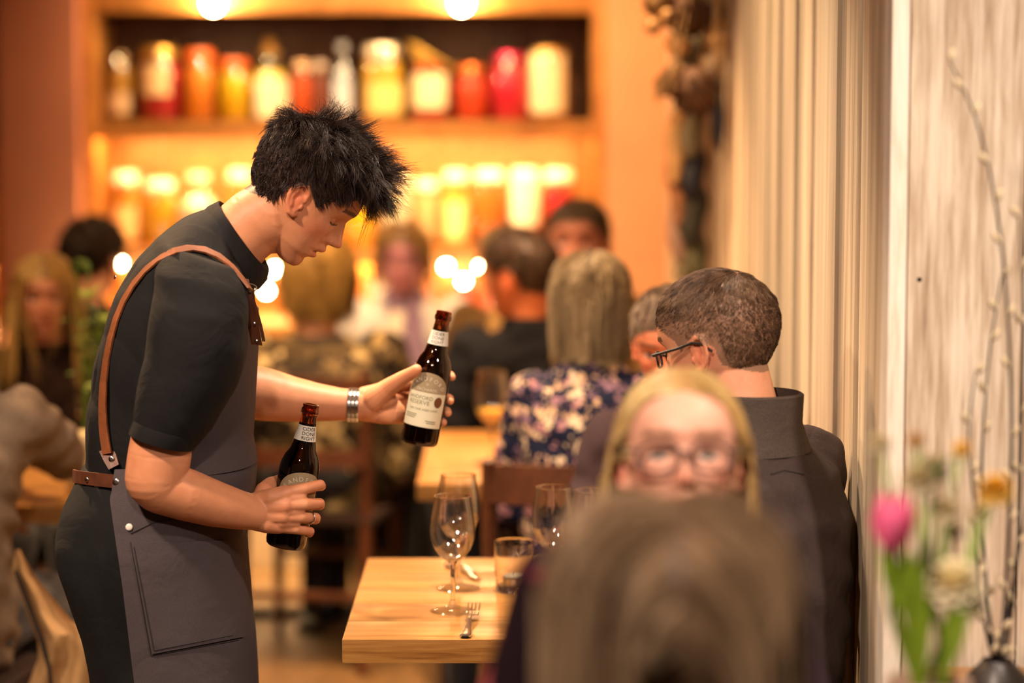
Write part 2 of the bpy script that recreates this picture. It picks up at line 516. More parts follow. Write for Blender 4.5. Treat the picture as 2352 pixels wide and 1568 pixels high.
nail = MB().ell((px(2112, 642, 3.477).x, 3.479, px(2112, 642, 3.477).z), (.004, .002, .004)).build('nail', M_BLACK, wn)

# ================================================================== shelf units with jars and bottles
def zrow(py, Y): return px(1176, py, Y).z
YS = 8.50
Z_UP, Z_LOW, Z_CNT = zrow(279, YS), zrow(572, YS), .86
def shelf_unit(x0, x1, label, planks=9):
    u = thing('shelf_unit', label, 'shelf', ((x0 + x1) / 2, 8.7, 0))
    for a in (x0, x1 - .045):
        MB().box((a, YS - .01, 0), (a + .045, 8.90, 2.455), .004).build('side_panel', M_UNIT, u)
    ztop = zrow(28, YS)
    MB().box((x0 + .045, YS + .0, ztop), (x1 - .045, YS + .03, 2.455), .003).build('header', M_UNIT, u)
    for zz, nm in ((Z_UP, 'shelf'), (Z_LOW, 'shelf'), (Z_CNT, 'counter')):
        MB().box((x0 + .045, YS - (.0 if nm == 'shelf' else .12), zz - .032), (x1 - .045, 8.87, zz), .003).build(nm, M_UNIT, u)
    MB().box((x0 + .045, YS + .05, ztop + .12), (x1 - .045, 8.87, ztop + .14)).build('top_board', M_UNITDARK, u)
    bw = (x1 - x0 - .09) / planks
    for k in range(planks):
        a = x0 + .045 + k * bw
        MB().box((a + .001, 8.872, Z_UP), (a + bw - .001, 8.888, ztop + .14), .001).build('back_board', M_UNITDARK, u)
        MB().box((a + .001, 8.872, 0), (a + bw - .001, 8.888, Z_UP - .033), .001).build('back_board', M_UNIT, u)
    MB().box((x0 + .045, YS - .02, .20), (x1 - .045, YS, Z_CNT - .033), .002).build('front_panel', M_UNITDARK, u)
    MB().box((x0 + .0, YS - .13, 0), (x1 - .0, YS - .015, .19), .004).build('kick_panel', M_CREAM, u)
    MB().box((x0 + .045, YS - .004, Z_UP - .060), (x1 - .045, YS + .014, Z_UP - .001), .003).build('fascia', M_UNIT, u)
    MB().box((x0 + .045, YS - .004, Z_LOW - .055), (x1 - .045, YS + .014, Z_LOW - .001), .003).build('fascia', M_UNIT, u)
    MB().box((x0 + .045, YS - .135, Z_CNT - .065), (x1 - .045, YS - .118, Z_CNT - .001), .003).build('fascia', M_UNIT, u)
    MB().box((x0 + .06, YS - .10, Z_CNT - .045), (x1 - .06, YS - .08, Z_CNT - .033)).build('light_strip', M_LEDW, u)  # strip added under the counter to brighten the kick panel
    MB().box((x0 + .06, YS + .02, Z_UP - .044), (x1 - .06, YS + .035, Z_UP - .033)).build('light_strip', M_LED, u)
    MB().box((x0 + .06, YS + .33, Z_LOW - .044), (x1 - .06, YS + .345, Z_LOW - .033)).build('light_strip', M_LED, u)
    return u
shelf_unit(-1.505, .33, 'wide wooden shelf unit with two rows of jars behind the bar')
shelf_unit(-3.6, -1.78, 'lit wooden shelf unit at the left edge, beyond the terracotta pillar', 9)

# lamps on the header
for lx, w_ in ((490, 'left'), (1060, 'right')):
    p = px(lx, 6, YS - .06)
    t = thing('bulb_lamp', 'glowing round bulb lamp on the shelf header, the %s one of two' % w_, 'lamp', (p.x, YS, p.z), group='bulb lamps on the shelf header')
    MB().tube([(p.x, YS + .004, p.z + .07), (p.x, YS - .03, p.z + .075), (p.x, YS - .055, p.z + .055)], .008).build('arm', M_BRASS, t)
    MB().lathe([(.03, 0), (.03, .008)], Matrix.Translation((p.x, YS, p.z + .07)) @ Matrix.Rotation(R(90), 4, 'X')).build('wall_plate', M_BRASS, t)
    MB().lathe([(.018, .03), (.018, .06), (.01, .066)], Matrix.Translation((p.x, YS - .06, p.z - .005))).build('socket', M_BRASS, t)
    MB().ell((p.x, YS - .06, p.z), (.03, .03, .033)).build('bulb', M_BULB, t)
    ld = bpy.data.lights.new('bulb_glow', 'POINT'); ld.energy = 5; ld.color = WARM; ld.shadow_soft_size = .035
    lo = bpy.data.objects.new('bulb_glow', ld); COL.objects.link(lo); lo.location = (p.x, YS - .11, p.z - .0); lo.parent = t
    lo.matrix_parent_inverse = parent_world(t).inverted()

M_JGLASS = thin_glass('jar_glass')
M_SEAL = plain('rubber_seal', '#c9772d', .6)
def lidmat(c): return plain('lid_' + c[1:], c, .35, metal=.0 if c in ('#f4efe4', '#d4611c') else .7, var=.05)
def jar(xa, xb, yt, yb, Y, zb, content, lid, label, text, style='jar', lab=None, lean=0, cloth=None):
    p = px((xa + xb) / 2, yb, Y)
    w = pm(xb - xa, Y) * 1.0; h = pm(yb - yt, Y) * .97
    r = w / 2
    nm = {'jar': 'preserve_jar', 'bottle': 'glass_bottle', 'round': 'preserve_jar'}[style]
    t = thing(nm, label, 'jar' if style != 'bottle' else 'bottle', (p.x, Y, zb), group=text)
    T = Matrix.Translation((p.x, Y, zb + .001))
    cm = plain('content_' + content[1:], content, .45, var=.28, vs=38, coat=.3)
    if style == 'jar':
        prof = [(r * .9, 0), (r, .01), (r, h * .74), (r * .86, h * .82), (r * .82, h * .86)]
        MB().lathe([(r * .86, .006), (r * .93, .014), (r * .93, h * .70), (r * .80, h * .78)], T).build('contents', cm, t)
        MB().lathe(prof, T, cap=False).build('glass_body', M_JGLASS, t)
        MB().lathe([(r * .84, h * .855), (r * .9, h * .86), (r * .9, h * .95), (r * .8, h)], T).build('lid', lidmat(lid), t)
        MB().lathe([(r * .86, h * .84), (r * .88, h * .845), (r * .88, h * .858), (r * .86, h * .86)], T).build('seal', M_SEAL, t)
        MB().tube([(p.x - r * .3, Y - r * .98, zb + h * .72), (p.x - r * .12, Y - r * 1.03, zb + h * .84), (p.x - r * .05, Y - r * .95, zb + h * .93), (p.x + r * .05, Y - r * .95, zb + h * .93), (p.x + r * .12, Y - r * 1.03, zb + h * .84), (p.x + r * .3, Y - r * .98, zb + h * .72)], .0022, n=6).build('clasp', M_STEEL, t)
    elif style == 'round':
        MB().lathe([(r * .8, .006), (r * .95, .03), (r * .95, h * .5), (r * .6, h * .62)], T).build('contents', cm, t)
        MB().lathe([(r * .82, 0), (r, .025), (r, h * .52), (r * .85, h * .62), (r * .5, h * .72), (r * .46, h * .8)], T, cap=False).build('glass_body', M_JGLASS, t)
        MB().lathe([(r * .48, h * .79), (r * .52, h * .8), (r * .52, h * .86), (r * .3, h * .88), (r * .22, h * .9), (r * .34, h * .94), (r * .2, h)], T).build('stopper', lidmat(lid), t)
    else:
        MB().lathe([(r * .82, .006), (r * .93, .02), (r * .93, h * .56), (r * .4, h * .7)], T).build('contents', cm, t)
        MB().lathe([(r * .86, 0), (r, .015), (r, h * .58), (r * .5, h * .72), (r * .42, h * .93)], T, cap=False).build('glass_body', M_JGLASS, t)
        MB().lathe([(r * .46, h * .90), (r * .5, h * .905), (r * .5, h), (r * .4, h)], T).build('cap', lidmat(lid), t)
    if lab:
        c, z0, z1, ang = lab
        secs = []
        for zz in (z0 * h, z1 * h):
            secs.append(zz)
        v = []; f = []; n = 12
        for j, zz in enumerate(secs):
            for i in range(n + 1):
                a = R(-90 + ang) + R(-62 + 124 * i / n)
                v.append((p.x + r * 1.012 * math.cos(a), Y + r * 1.012 * math.sin(a), zb + zz))
        for i in range(n): f.append((i, i + 1, n + 2 + i, n + 1 + i))
        MB().add(v, f).build('paper_label', plain('paper_' + c[1:], c, .8, var=.04), t)
    if cloth:
        MB().loft([((p.x, Y, zb + h * 1.0), (r * .9, 0, 0), (0, r * .9, 0)), ((p.x + .005, Y, zb + h * 1.03), (r * 1.05, 0, -.03), (0, r, 0)), ((p.x + .01, Y, zb + h * 1.1), (r * 1.35, 0, -.055), (0, r * 1.2, 0)), ((p.x + .01, Y, zb + h * 1.14), (r * .9, 0, -.04), (0, r * .8, 0)), ((p.x, Y, zb + h * 1.16), (r * .2, 0, -.01), (0, r * .2, 0))], n=20).build('cloth_cover', plain('gold_cloth', cloth, .8, var=.15), t)
    return t
GU = 'jars along the upper shelf'; GL = 'jars along the lit lower shelf'
YJ = 8.66
U = [
 (243, 305, 122, 280, '#a9791d', '#6b5637', 'jar of dark amber preserve at the left end of the upper shelf', 'jar', ('#cfae86', .12, .42, 0)),
 (322, 414, 108, 280, '#c2202c', '#c79a45', 'red jar with a slanting cream label and gold lid, second on the upper shelf', 'jar', ('#dcbd8b', .35, .78, -25)),
 (418, 497, 112, 278, '#e8871d', '#d4611c', 'bright orange jar with orange lid on the upper shelf', 'jar', None),
 (502, 577, 134, 278, '#f0bd08', '#d4611c', 'squat yellow jar with an orange lid on the upper shelf', 'jar', None),
 (580, 664, 88, 280, '#e3c534', '#b58a45', 'round-shouldered yellow jar with broad cream label and ball stopper', 'round', ('#f2e3bb', .05, .52, 14)),
 (672, 716, 140, 278, '#d9581f', '#c9a27a', 'slim orange-red jar just above the waiter\'s hair', 'jar', None),
 (718, 754, 140, 278, '#8b4a36', '#b9a595', 'slim brown jar with a grey lid above the waiter\'s hair', 'jar', None),
 (764, 812, 96, 278, '#aab0b6', '#c9ced4', 'silvery grey bottle on the upper shelf', 'bottle', ('#c4ccd4', .1, .5, 0)),
 (832, 926, 104, 282, '#cfa127', '#d9cbb0', 'wide pale yellow jar with a light lid on the upper shelf', 'jar', ('#e7cd7a', .1, .5, 20)),
 (945, 1035, 132, 268, '#c8232b', '#a8401f', 'red jar with cream label under a tilted gold cloth cover', 'jar', ('#f0dcae', .22, .82, -10)),
 (1045, 1124, 136, 266, '#d8431a', '#c96a2c', 'orange-red jar, third from the right on the upper shelf', 'jar', None),
 (1128, 1220, 108, 266, '#d41634', '#b5264a', 'crimson jar, second from the right on the upper shelf', 'jar', None),
 (1216, 1308, 108, 278, '#b2741c', '#b58a45', 'amber jar with tall cream label at the right end of the upper shelf', 'jar', ('#f2dfae', .12, .92, -14)),
]
for k, (a, b, t0, t1, c, l, lab, st, pl) in enumerate(U):
    jar(a, b, t0, t1, YJ, Z_UP, c, l, lab, GU, st, pl, cloth='#caa046' if k == 9 else None)
L = [
 (258, 322, 386, 560, '#c98018', '#f4efe4', 'amber jar with white lid at the left end of the lit shelf', 'jar', ('#e0b27a', .08, .55, 0)),
 (333, 408, 404, 560, '#c99a12', '#f4efe4', 'yellow jar with white lid, second on the lit shelf', 'jar', None),
 (412, 504, 388, 560, '#efe2c8', '#f4efe4', 'white milk bottle behind the waiter\'s collar', 'bottle', None),
 (524, 580, 380, 560, '#d99a3a', '#f4efe4', 'amber jar half hidden by the back of the waiter\'s head', 'jar', None),
 (800, 866, 400, 560, '#f0b40e', '#d4611c', 'bright yellow jar beside the waiter\'s nose on the lit shelf', 'jar', None),
 (872, 946, 388, 560, '#f0e2c6', '#f4efe4', 'tall white jar right of the waiter\'s fringe', 'jar', None),
 (952, 1008, 404, 560, '#e6c489', '#f4efe4', 'small pale jar with white lid on the lit shelf', 'jar', None),
 (1018, 1076, 382, 560, '#e8b73a', '#f4efe4', 'yellow jar with tall white lid on the lit shelf', 'jar', ('#f3d993', .1, .6, 0)),
 (1088, 1160, 380, 560, '#e0751b', '#f4efe4', 'jar of orange slices with white lid on the lit shelf', 'jar', None),
 (1170, 1240, 378, 560, '#d8502a', '#f4efe4', 'jar wrapped in a cream label, second from right on the lit shelf', 'jar', ('#f5e8cf', .28, .9, 0)),
 (1246, 1318, 380, 560, '#cf1327', '#f4efe4', 'red jar with white lid at the right end of the lit shelf', 'jar', None),
]
for (a, b, t0, t1, c, l, lab, st, pl) in L:
    jar(a, b, t0, t1, YJ, Z_LOW, c, l, lab, GL, st, pl)
# counter level
GC = 'bottles on the bar counter'
for (a, b, t0, c, l, lab) in [
 (1035, 1100, 610, '#d8351c', '#c9a27a', 'red bottle on the counter among the round bulbs'),
 (975, 1020, 600, '#d9772a', '#c9a27a', 'orange bottle on the counter beside the red one'),
 (1105, 1150, 612, '#c96a52', '#b9a595', 'pink-red bottle on the counter behind the olive jacket'),
 (845, 890, 590, '#e9ddc6', '#f4efe4', 'white bottle on the counter left of the lilac scarf'),
 (660, 700, 600, '#b5b2a4', '#c9ced4', 'grey bottle on the counter under the waiter\'s chin'),
 (290, 340, 600, '#d99a3a', '#c9a27a', 'amber bottle on the counter behind the waiter\'s shoulder')]:
    jar(a, b, t0, 733, YJ - .1, Z_CNT, c, l, lab, GC, 'bottle')
jar(-45, 34, 400, 590, YJ, Z_LOW, '#f3e6cc', '#f4efe4', 'white bottle on the lit shelf at the left edge of the picture', GL, 'bottle')
jar(-60, 6, 235, 280, YJ, Z_UP, '#d98a2a', '#c9a27a', 'low amber jar on the upper shelf at the left edge of the picture', GU, 'jar')

# festoon bulbs above the counter
def festoon(pts, label, ends):
    t = thing('festoon_light', label, 'string light', (0, 0, 0))
    Y = 8.30
    ps = [px(x_, y_, Y) for x_, y_ in pts]
    e0, e1 = px(*ends[0], YS - .016), px(*ends[1], YS - .016)
    path = [e0] + [p + Vector((0, .01, .04)) for p in ps] + [e1]
    MB().tube(path, .003, n=6).build('cord', M_BLACK, t)
    for p in ps:
        b = MB().lathe([(.009, .012), (.011, .02), (.011, .042), (.006, .046)], Matrix.Translation(p)).build('socket', M_BLACK, t)
        MB().ell(p, .013).build('bulb', M_BULB, t)
festoon([(1025, 612), (1065, 645), (1068, 705), (1104, 615)], 'string of round bulbs glowing right of the lilac scarf', ((985, 581), (1180, 581)))
festoon([(612, 668), (632, 618), (662, 650), (700, 615)], 'string of round bulbs glowing under the waiter\'s chin', ((560, 581), (760, 581)))
festoon([(276, 604), (240, 640)], 'string of two bulbs glowing behind the waiter\'s back', ((180, 581), (330, 581)))

# ================================================================== ceiling lamps (out of the frame, the lamps of the room and an added near fill)
for k, (lx, ly, lz, w, spread, size, c, aim) in enumerate(CEIL_LAMPS):
    t = thing('ceiling_spotlight', ['brass ceiling spotlight over the wine glass table', 'brass ceiling spotlight over the far table', 'brass ceiling spotlight by the flowers', 'brass ceiling spotlight in front of the waiter', 'brass ceiling spotlight over the left tables', 'brass ceiling spotlight before the shelf unit', 'brass ceiling spotlight before the orange wall', 'brass ceiling spotlight beside the plank wall', 'brass ceiling spotlight behind the waiter', 'added brass ceiling spotlight lighting the foreground hair and flowers', 'brass ceiling spotlight over the woman in the print blouse'][k], 'lamp', (lx, ly, 2.75), group='ceiling spotlights')
    d = (Vector(aim) - Vector((lx, ly, lz))).normalized()
    q = d.to_track_quat('-Z', 'Y')
    Mx = Matrix.Translation((lx, ly, lz)) @ q.to_matrix().to_4x4()
    MB().lathe([(.045, 0), (.045, .012)], Matrix.Translation((lx, ly, 2.738))).build('ceiling_plate', M_BRASS, t)
    MB().tube([(lx, ly, 2.74), Mx @ Vector((0, 0, .07))], .008).build('stem', M_BRASS, t)
    r_ = max(.055, size * .62)
    MB().lathe([(r_ * .3, .075), (r_ * .9, .05), (r_, -.02), (r_ * .94, -.02), (r_ * .85, .035), (r_ * .1, .04)], Mx, cap=False).build('shade', M_BRASS, t)
    ld = bpy.data.lights.new('lamp_light', 'AREA'); ld.shape = 'DISK'; ld.size = size; ld.energy = w; ld.color = c; ld.spread = R(spread)
    lo = bpy.data.objects.new('lamp_light', ld); COL.objects.link(lo)
    lo.matrix_world = Mx @ Matrix.Translation((0, 0, -.022)); lo.parent = t
    lo.matrix_parent_inverse = parent_world(t).inverted()
# ================================================================== tables and chairs
M_TABLE = wood('table_ash', ['#74481f', '#956530', '#a97a40', '#b5884c'], scale=(.5, 8, 8), grain=5, rough=.34, coat=.25, bump=.06, ov=(.96, 1.04), fine=.4)
M_CHAIR = wood('chair_beech', ['#3b1f10', '#58301a', '#6d3f22'], scale=(2, 2, 1), grain=9, rough=.4, coat=.2)
M_CHAIRD = wood('chair_dark', ['#231710', '#35241a', '#463226'], scale=(2, 2, 1), grain=9, rough=.45)
M_SEATPAD = fabric('seat_pad', '#3a2a22')
TOP = .75
def table(x0, x1, y0, y1, label, planks=4, top=TOP, leg='T'):
    t = thing('dining_table', label, 'table', ((x0 + x1) / 2, (y0 + y1) / 2, 0))
    dy = (y1 - y0) / planks
    tp = MB().box((x0 + .004, y0 + .004, top - .036), (x1 - .004, y1 - .004, top - .004)).build('tabletop', M_TABLE, t, smooth=False)
    for k in range(planks):
        MB().box((x0, y0 + k * dy + .00012, top - .04), (x1, y0 + (k + 1) * dy - .00012, top), .003).build('plank', M_TABLE, tp)
    cx, cy = (x0 + x1) / 2, (y0 + y1) / 2
    MB().box((cx - .26, cy - .05, top - .052), (cx + .26, cy + .05, top - .041), .002).build('bracket', M_BLACK, t)
    MB().box((cx - .04, cy - .04, .03), (cx + .04, cy + .04, top - .052), .004).build('pedestal', M_BLACK, t)
    MB().box((cx - .28, cy - .035, .0), (cx + .28, cy + .035, .03), .006).build('foot', M_BLACK, t)
    MB().box((cx - .035, cy - .25, .001), (cx + .035, cy + .25, .031), .006).build('foot', M_BLACK, t)
    return t
# the wine glass table: corners read from the photograph with the top at 0.75 m
A = px(778, 1482, 3.89)
table(-.278, .535, 3.885, 4.60, 'pale oak table with wine glasses in front of the waiter', 5)
M_APRONBLK = plain('dark_undertable', '#17120f', .8)
table(-.22, .50, 5.52, 6.42, 'pale far table lit from above with one wine glass', 5)
table(-.12, .86, 2.27, 2.78, 'near wooden table carrying the flower vase', 4)
table(-1.75, -.95, 5.20, 5.80, 'wooden table in front of the long-haired blonde woman at the left', 4)
table(-.95, -.30, 7.42, 7.70, 'wooden table between the print blouse and the lilac scarf', 4)
# console that carries the willow vase
cn = thing('side_console', 'narrow wooden console against the pale boards', 'console', (.80, 3.22, 0))
MB().box((.60, 3.02, .78), (1.05, 3.44, .81), .003).build('top', M_TABLE, cn)
for a in (.62, 1.0):
    for b in (3.04, 3.39): MB().box((a, b, 0), (a + .03, b + .03, .78), .003).build('leg', M_BLACK, cn)

def chair(loc, rz, label, mat=None, group='wooden dining chairs', bh=.86, w=.21):
    """wooden chair facing local -Y... the sitter looks along local +X"""
    mat = mat or M_CHAIR
    t = thing('dining_chair', label, 'chair', loc, rz, group)
    Mx = parent_world(t)
    def bx(nm, lo, hi, bev=.006, m=mat):
        return MB().box(lo, hi, bev).xf(Mx).build(nm, m, t)
    bx('seat', (-.21, -w, .425), (.21, w, .455), .01, M_SEATPAD)
    for sy in (-1, 1):
        MB().tube([(.18, sy * (w - .025), 0), (.185, sy * (w - .03), .43)], [.014, .019], n=10).xf(Mx).build('leg', mat, t)
        MB().tube([(-.25, sy * (w - .03), 0), (-.19, sy * (w - .03), .44), (-.22, sy * (w - .025), bh - .06), (-.235, sy * (w - .025), bh)], [.015, .02, .017, .014], n=10).xf(Mx).build('leg', mat, t)
    for zz, hh in ((bh - .05, .085), (bh - .24, .05)):
        secs = []
        for k in range(9):
            yy = -w + .02 + (2 * w - .04) * k / 8
            bow = -.035 * (1 - ((k - 4) / 4) ** 2)
            xx = -.215 - .03 * (zz - .44) + bow
            secs.append(np.array([(xx - .009, yy, zz - hh / 2), (xx + .009, yy, zz - hh / 2), (xx + .009, yy, zz + hh / 2), (xx - .009, yy, zz + hh / 2)]))
        MB().loft(secs).xf(Mx).build('back_rail', mat, t)
    bx('stretcher', (-.2, -w + .02, .2), (-.18, w - .02, .225))
    bx('stretcher', (.17, -w + .02, .26), (.19, w - .02, .285))
    return t
# ================================================================== glassware and cutlery on the wine table
M_GLASS = glass('clear_crystal')
M_FOOT = thin_glass('wine_foot_glass', gl=.10)
M_BOWL = thin_glass('wine_bowl_glass', gl=.02)
def wine_glass(p, label, s=1.0, group='wine glasses on the oak table'):
    t = thing('wine_glass', label, 'wine glass', p, 0, group)
    T = Matrix.Translation(p) @ Matrix.Scale(s, 4)
    MB().lathe([(.0001, .0008), (.036, .0008), (.038, .0018), (.036, .0032), (.02, .006), (.008, .011), (.0042, .02)], T, n=40, cap=False).build('foot', M_FOOT, t)
    MB().lathe([(.0042, .02), (.0036, .05), (.0042, .078), (.008, .085)], T, n=24).build('stem', M_GLASS, t)
    out = [(.0, .0845), (.010, .086), (.020, .092), (.030, .105), (.0365, .123), (.038, .138), (.0365, .158), (.033, .178), (.0305, .193), (.0303, .1955)]
    inn = [(r_ - .0011 if r_ > .002 else 0, z_ + (.0015 if i_ < 3 else 0)) for i_, (r_, z_) in enumerate(out)][::-1]
    prof = [(max(r_, .0001), z_) for r_, z_ in out + inn]
    MB().lathe(prof, T, n=48, cap=False).build('bowl', M_BOWL, t)
    # rolled rim
    ring = [T @ Vector((.0300 * math.cos(a), .0300 * math.sin(a), .1955)) for a in np.linspace(0, 2 * math.pi, 49)[:-1]]
    MB().tube(ring, .0008, n=6, closed=True).build('rim', M_GLASS, t)
    return t
def on_table(x, y):
    """point of the 0.75 m table plane seen at photo pixel (x, y)"""
    a = Vector((0, 0, CAM_Z)); d = px(x, y, 4) - a
    return a + d * ((TOP + .0005 - CAM_Z) / d.z)
wine_glass(on_table(1040, 1404), 'empty wine glass nearest the fork', 1.03)
wine_glass(on_table(1053, 1352), 'empty wine glass standing behind the one by the fork', 1.06)
wine_glass(on_table(1271, 1378), 'empty wine glass right of the candle tumbler', 1.03)
wine_glass(on_table(1356, 1385), 'wine glass half hidden by the brown hair', 1.02)
wine_glass(Vector((px(1130, 1066, 5.82).x, 5.82, TOP + .0005)), 'large wine glass with a little wine on the far table', 1.16, None)
fg = bpy.data.objects['wine_glass.004']
MB().lathe([(.0001, .0862), (.0085, .0872), (.0185, .0932), (.0285, .1055), (.0325, .114), (.0001, .114)], Matrix.Translation(fg.location) @ Matrix.Scale(1.16, 4), n=32, cap=False).build('wine', plain('white_wine', '#e0b24a', .1), fg)
# tumbler with candle
def tumbler(p, label, tx):
    t = thing('candle_tumbler', label, 'candle holder', p)
    T = Matrix.Translation(p)
    n = 48; v = []; f = []
    prof = [(.0305, .0), (.0335, .004), (.0345, .03), (.0365, .088), (.0368, .090), (.0345, .088), (.0322, .03), (.029, .012), (.0001, .011)]
    for j, (r_, z_) in enumerate(prof):
        for i in range(n):
            a = 2 * math.pi * i / n
            rr = r_ * (1 + (.022 * mnoise.noise((math.cos(a) * 4, math.sin(a) * 4, z_ * 140)) if 1 <= j <= 2 else 0))
            v.append(T @ Vector((rr * math.cos(a), rr * math.sin(a), z_)))
    for j in range(len(prof) - 1):
        for i in range(n): f.append((j * n + i, j * n + (i + 1) % n, (j + 1) * n + (i + 1) % n, (j + 1) * n + i))
    f.append(tuple(range(n - 1, -1, -1)))
    MB().add(v, f).build('glass_wall', M_GLASS, t)
    MB().lathe([(.019, .0125), (.0195, .0128), (.0195, .027), (.018, .0275), (.001, .027)], T, n=24).build('candle', plain('wax', '#efe0c0', .5), t)
    MB().lathe([(.0204, .012), (.0204, .024)], T, n=24, cap=False).build('candle_cup', M_STEEL, t)
    MB().tube([T @ Vector((0, 0, .027)), T @ Vector((.001, 0, .034))], .0007, n=5).build('wick', M_BLACK, t)
tumbler(on_table(1181, 1356), 'dimpled glass tumbler with a tealight on the oak table', 0)
# fork
def fork(p0, p1):
    a, b = Vector(p0), Vector(p1)
    d = (b - a); L_ = d.length; d.normalize()
    s = Vector((d.y, -d.x, 0)); up = Vector((0, 0, 1))
    t = thing('fork', 'steel dinner fork lying near the front edge of the oak table', 'fork', a)
    def at(u, z): return a + d * (u * L_) + up * z
    secs = []
    for u, w, h, z in [(0, .006, .0015, .0035), (.02, .0095, .0025, .0035), (.08, .0098, .0025, .0035), (.25, .0062, .002, .005), (.45, .0034, .0018, .011), (.58, .0034, .0018, .013), (.64, .007, .0013, .0115), (.70, .0115, .0011, .009), (.76, .0122, .001, .007)]:
        secs.append((at(u, z), s * w, up * h, 3))
    MB().loft(secs, n=16).build('handle', M_STEEL, t)
    for k in range(4):
        o = s * (-.0098 + .0065 * k)
        MB().tube([at(.75, .007) + o, at(.85, .0075) + o, at(.94, .0115) + o, at(1.0, .017) + o], [.0019, .0017, .0014, .0008], n=8).build('tine', M_STEEL, t)
f0 = on_table(1068, 1466)
fork(f0, f0 + Vector((.012, .205, 0)))
def spoon(p0, p1, name, label, bowl):
    a, b = Vector(p0), Vector(p1)
    d = b - a; L_ = d.length; d.normalize(); s = Vector((d.y, -d.x, 0)); up = Vector((0, 0, 1))
    t = thing(name, label, name.replace('_', ' '), a)
    def at(u, z): return a + d * (u * L_) + up * z
    MB().loft([(at(u, z), s * w, up * h, 3) for u, w, h, z in [(0, .005, .0015, .003), (.03, .008, .002, .003), (.12, .0085, .002, .003), (.4, .0035, .0018, .006), (.68, .0035, .0018, .006)]], n=14).build('handle', M_STEEL, t)
    if bowl: MB().loft([(at(u, z), s * w, up * .0015, 2) for u, w, z in [(.67, .0035, .006), (.74, .014, .005), (.85, .02, .0035), (.95, .014, .004), (1, .003, .006)]], n=18).build('bowl', M_STEEL, t)
    else: MB().loft([(at(u, .004), s * w, up * .001, 2) for u, w in [(.66, .0035), (.70, .009), (.9, .0095), (1, .002)]], n=14).build('blade', M_STEEL, t)
q = on_table(1098, 1334)
spoon(q, q + Vector((-.055, .16, 0)), 'spoon', 'steel spoon lying behind the wine glasses', True)
q = on_table(1086, 1318)
spoon(q, q + Vector((-.05, .17, 0)), 'table_knife', 'steel table knife lying beside the spoon', False)
# ================================================================== people: shared builders
HU = 1.0 / 1406.0       # head unit: one photo pixel at the waiter's depth, in metres
T_F = [(-134, 60), (-130, 80), (-120, 88), (-106, 89), (-99, 86), (-91, 92), (-85, 104), (-77, 107), (-71.5, 97), (-70, 97), (-66, 107), (-60, 115), (-53, 115), (-46, 109), (-41, 109), (-38, 119), (-35, 131), (-28, 138), (-21, 137), (-15, 130.5), (7, 119), (24, 109.5), (38, 113), (53, 119), (75, 116), (95, 109), (130, 92), (155, 68), (172, 35), (178, -15)]
T_F0 = [(-134, 55), (-120, 80), (-99, 86), (-79, 92), (-60, 97), (-40, 99), (-20, 100), (0, 102), (24, 105), (53, 113), (75, 113), (95, 108), (130, 92), (155, 68), (172, 35), (178, -15)]
T_B = [(-134, 40), (-125, 20), (-110, -10), (-90, -35), (-60, -78), (-30, -112), (0, -135), (30, -146), (60, -150), (95, -145), (130, -120), (155, -88), (172, -50), (178, -15)]
T_W = [(-134, 8), (-125, 26), (-110, 42), (-90, 60), (-60, 75), (-30, 87), (0, 96), (30, 102), (60, 106), (95, 104), (130, 89), (155, 66), (172, 32), (178, 2)]
T_WN = [(-134, 40), (-99, 36), (-79, 27), (-62, 25), (-46, 15), (-37, 17), (-27, 17), (-10, 13), (7, 11), (24, 14), (53, 45), (95, 80), (178, 80)]
fF = smooth_interp(T_F, 900, 7); fF0 = smooth_interp(T_F0, 400, 25); fB = smooth_interp(T_B, 400, 15); fW = smooth_interp(T_W, 400, 15); fWN = smooth_interp(T_WN, 400, 9)
HAIRLINE = [(-150, -70), (-102, -60), (-44, -28), (-40, 10), (-6, 45), (12, 36), (40, 14), (48, 40), (80, 66), (110, 95), (140, 95)]
SK_C = np.array([-17., 0., 45.]); SK_R = np.array([136., 111., 136.])

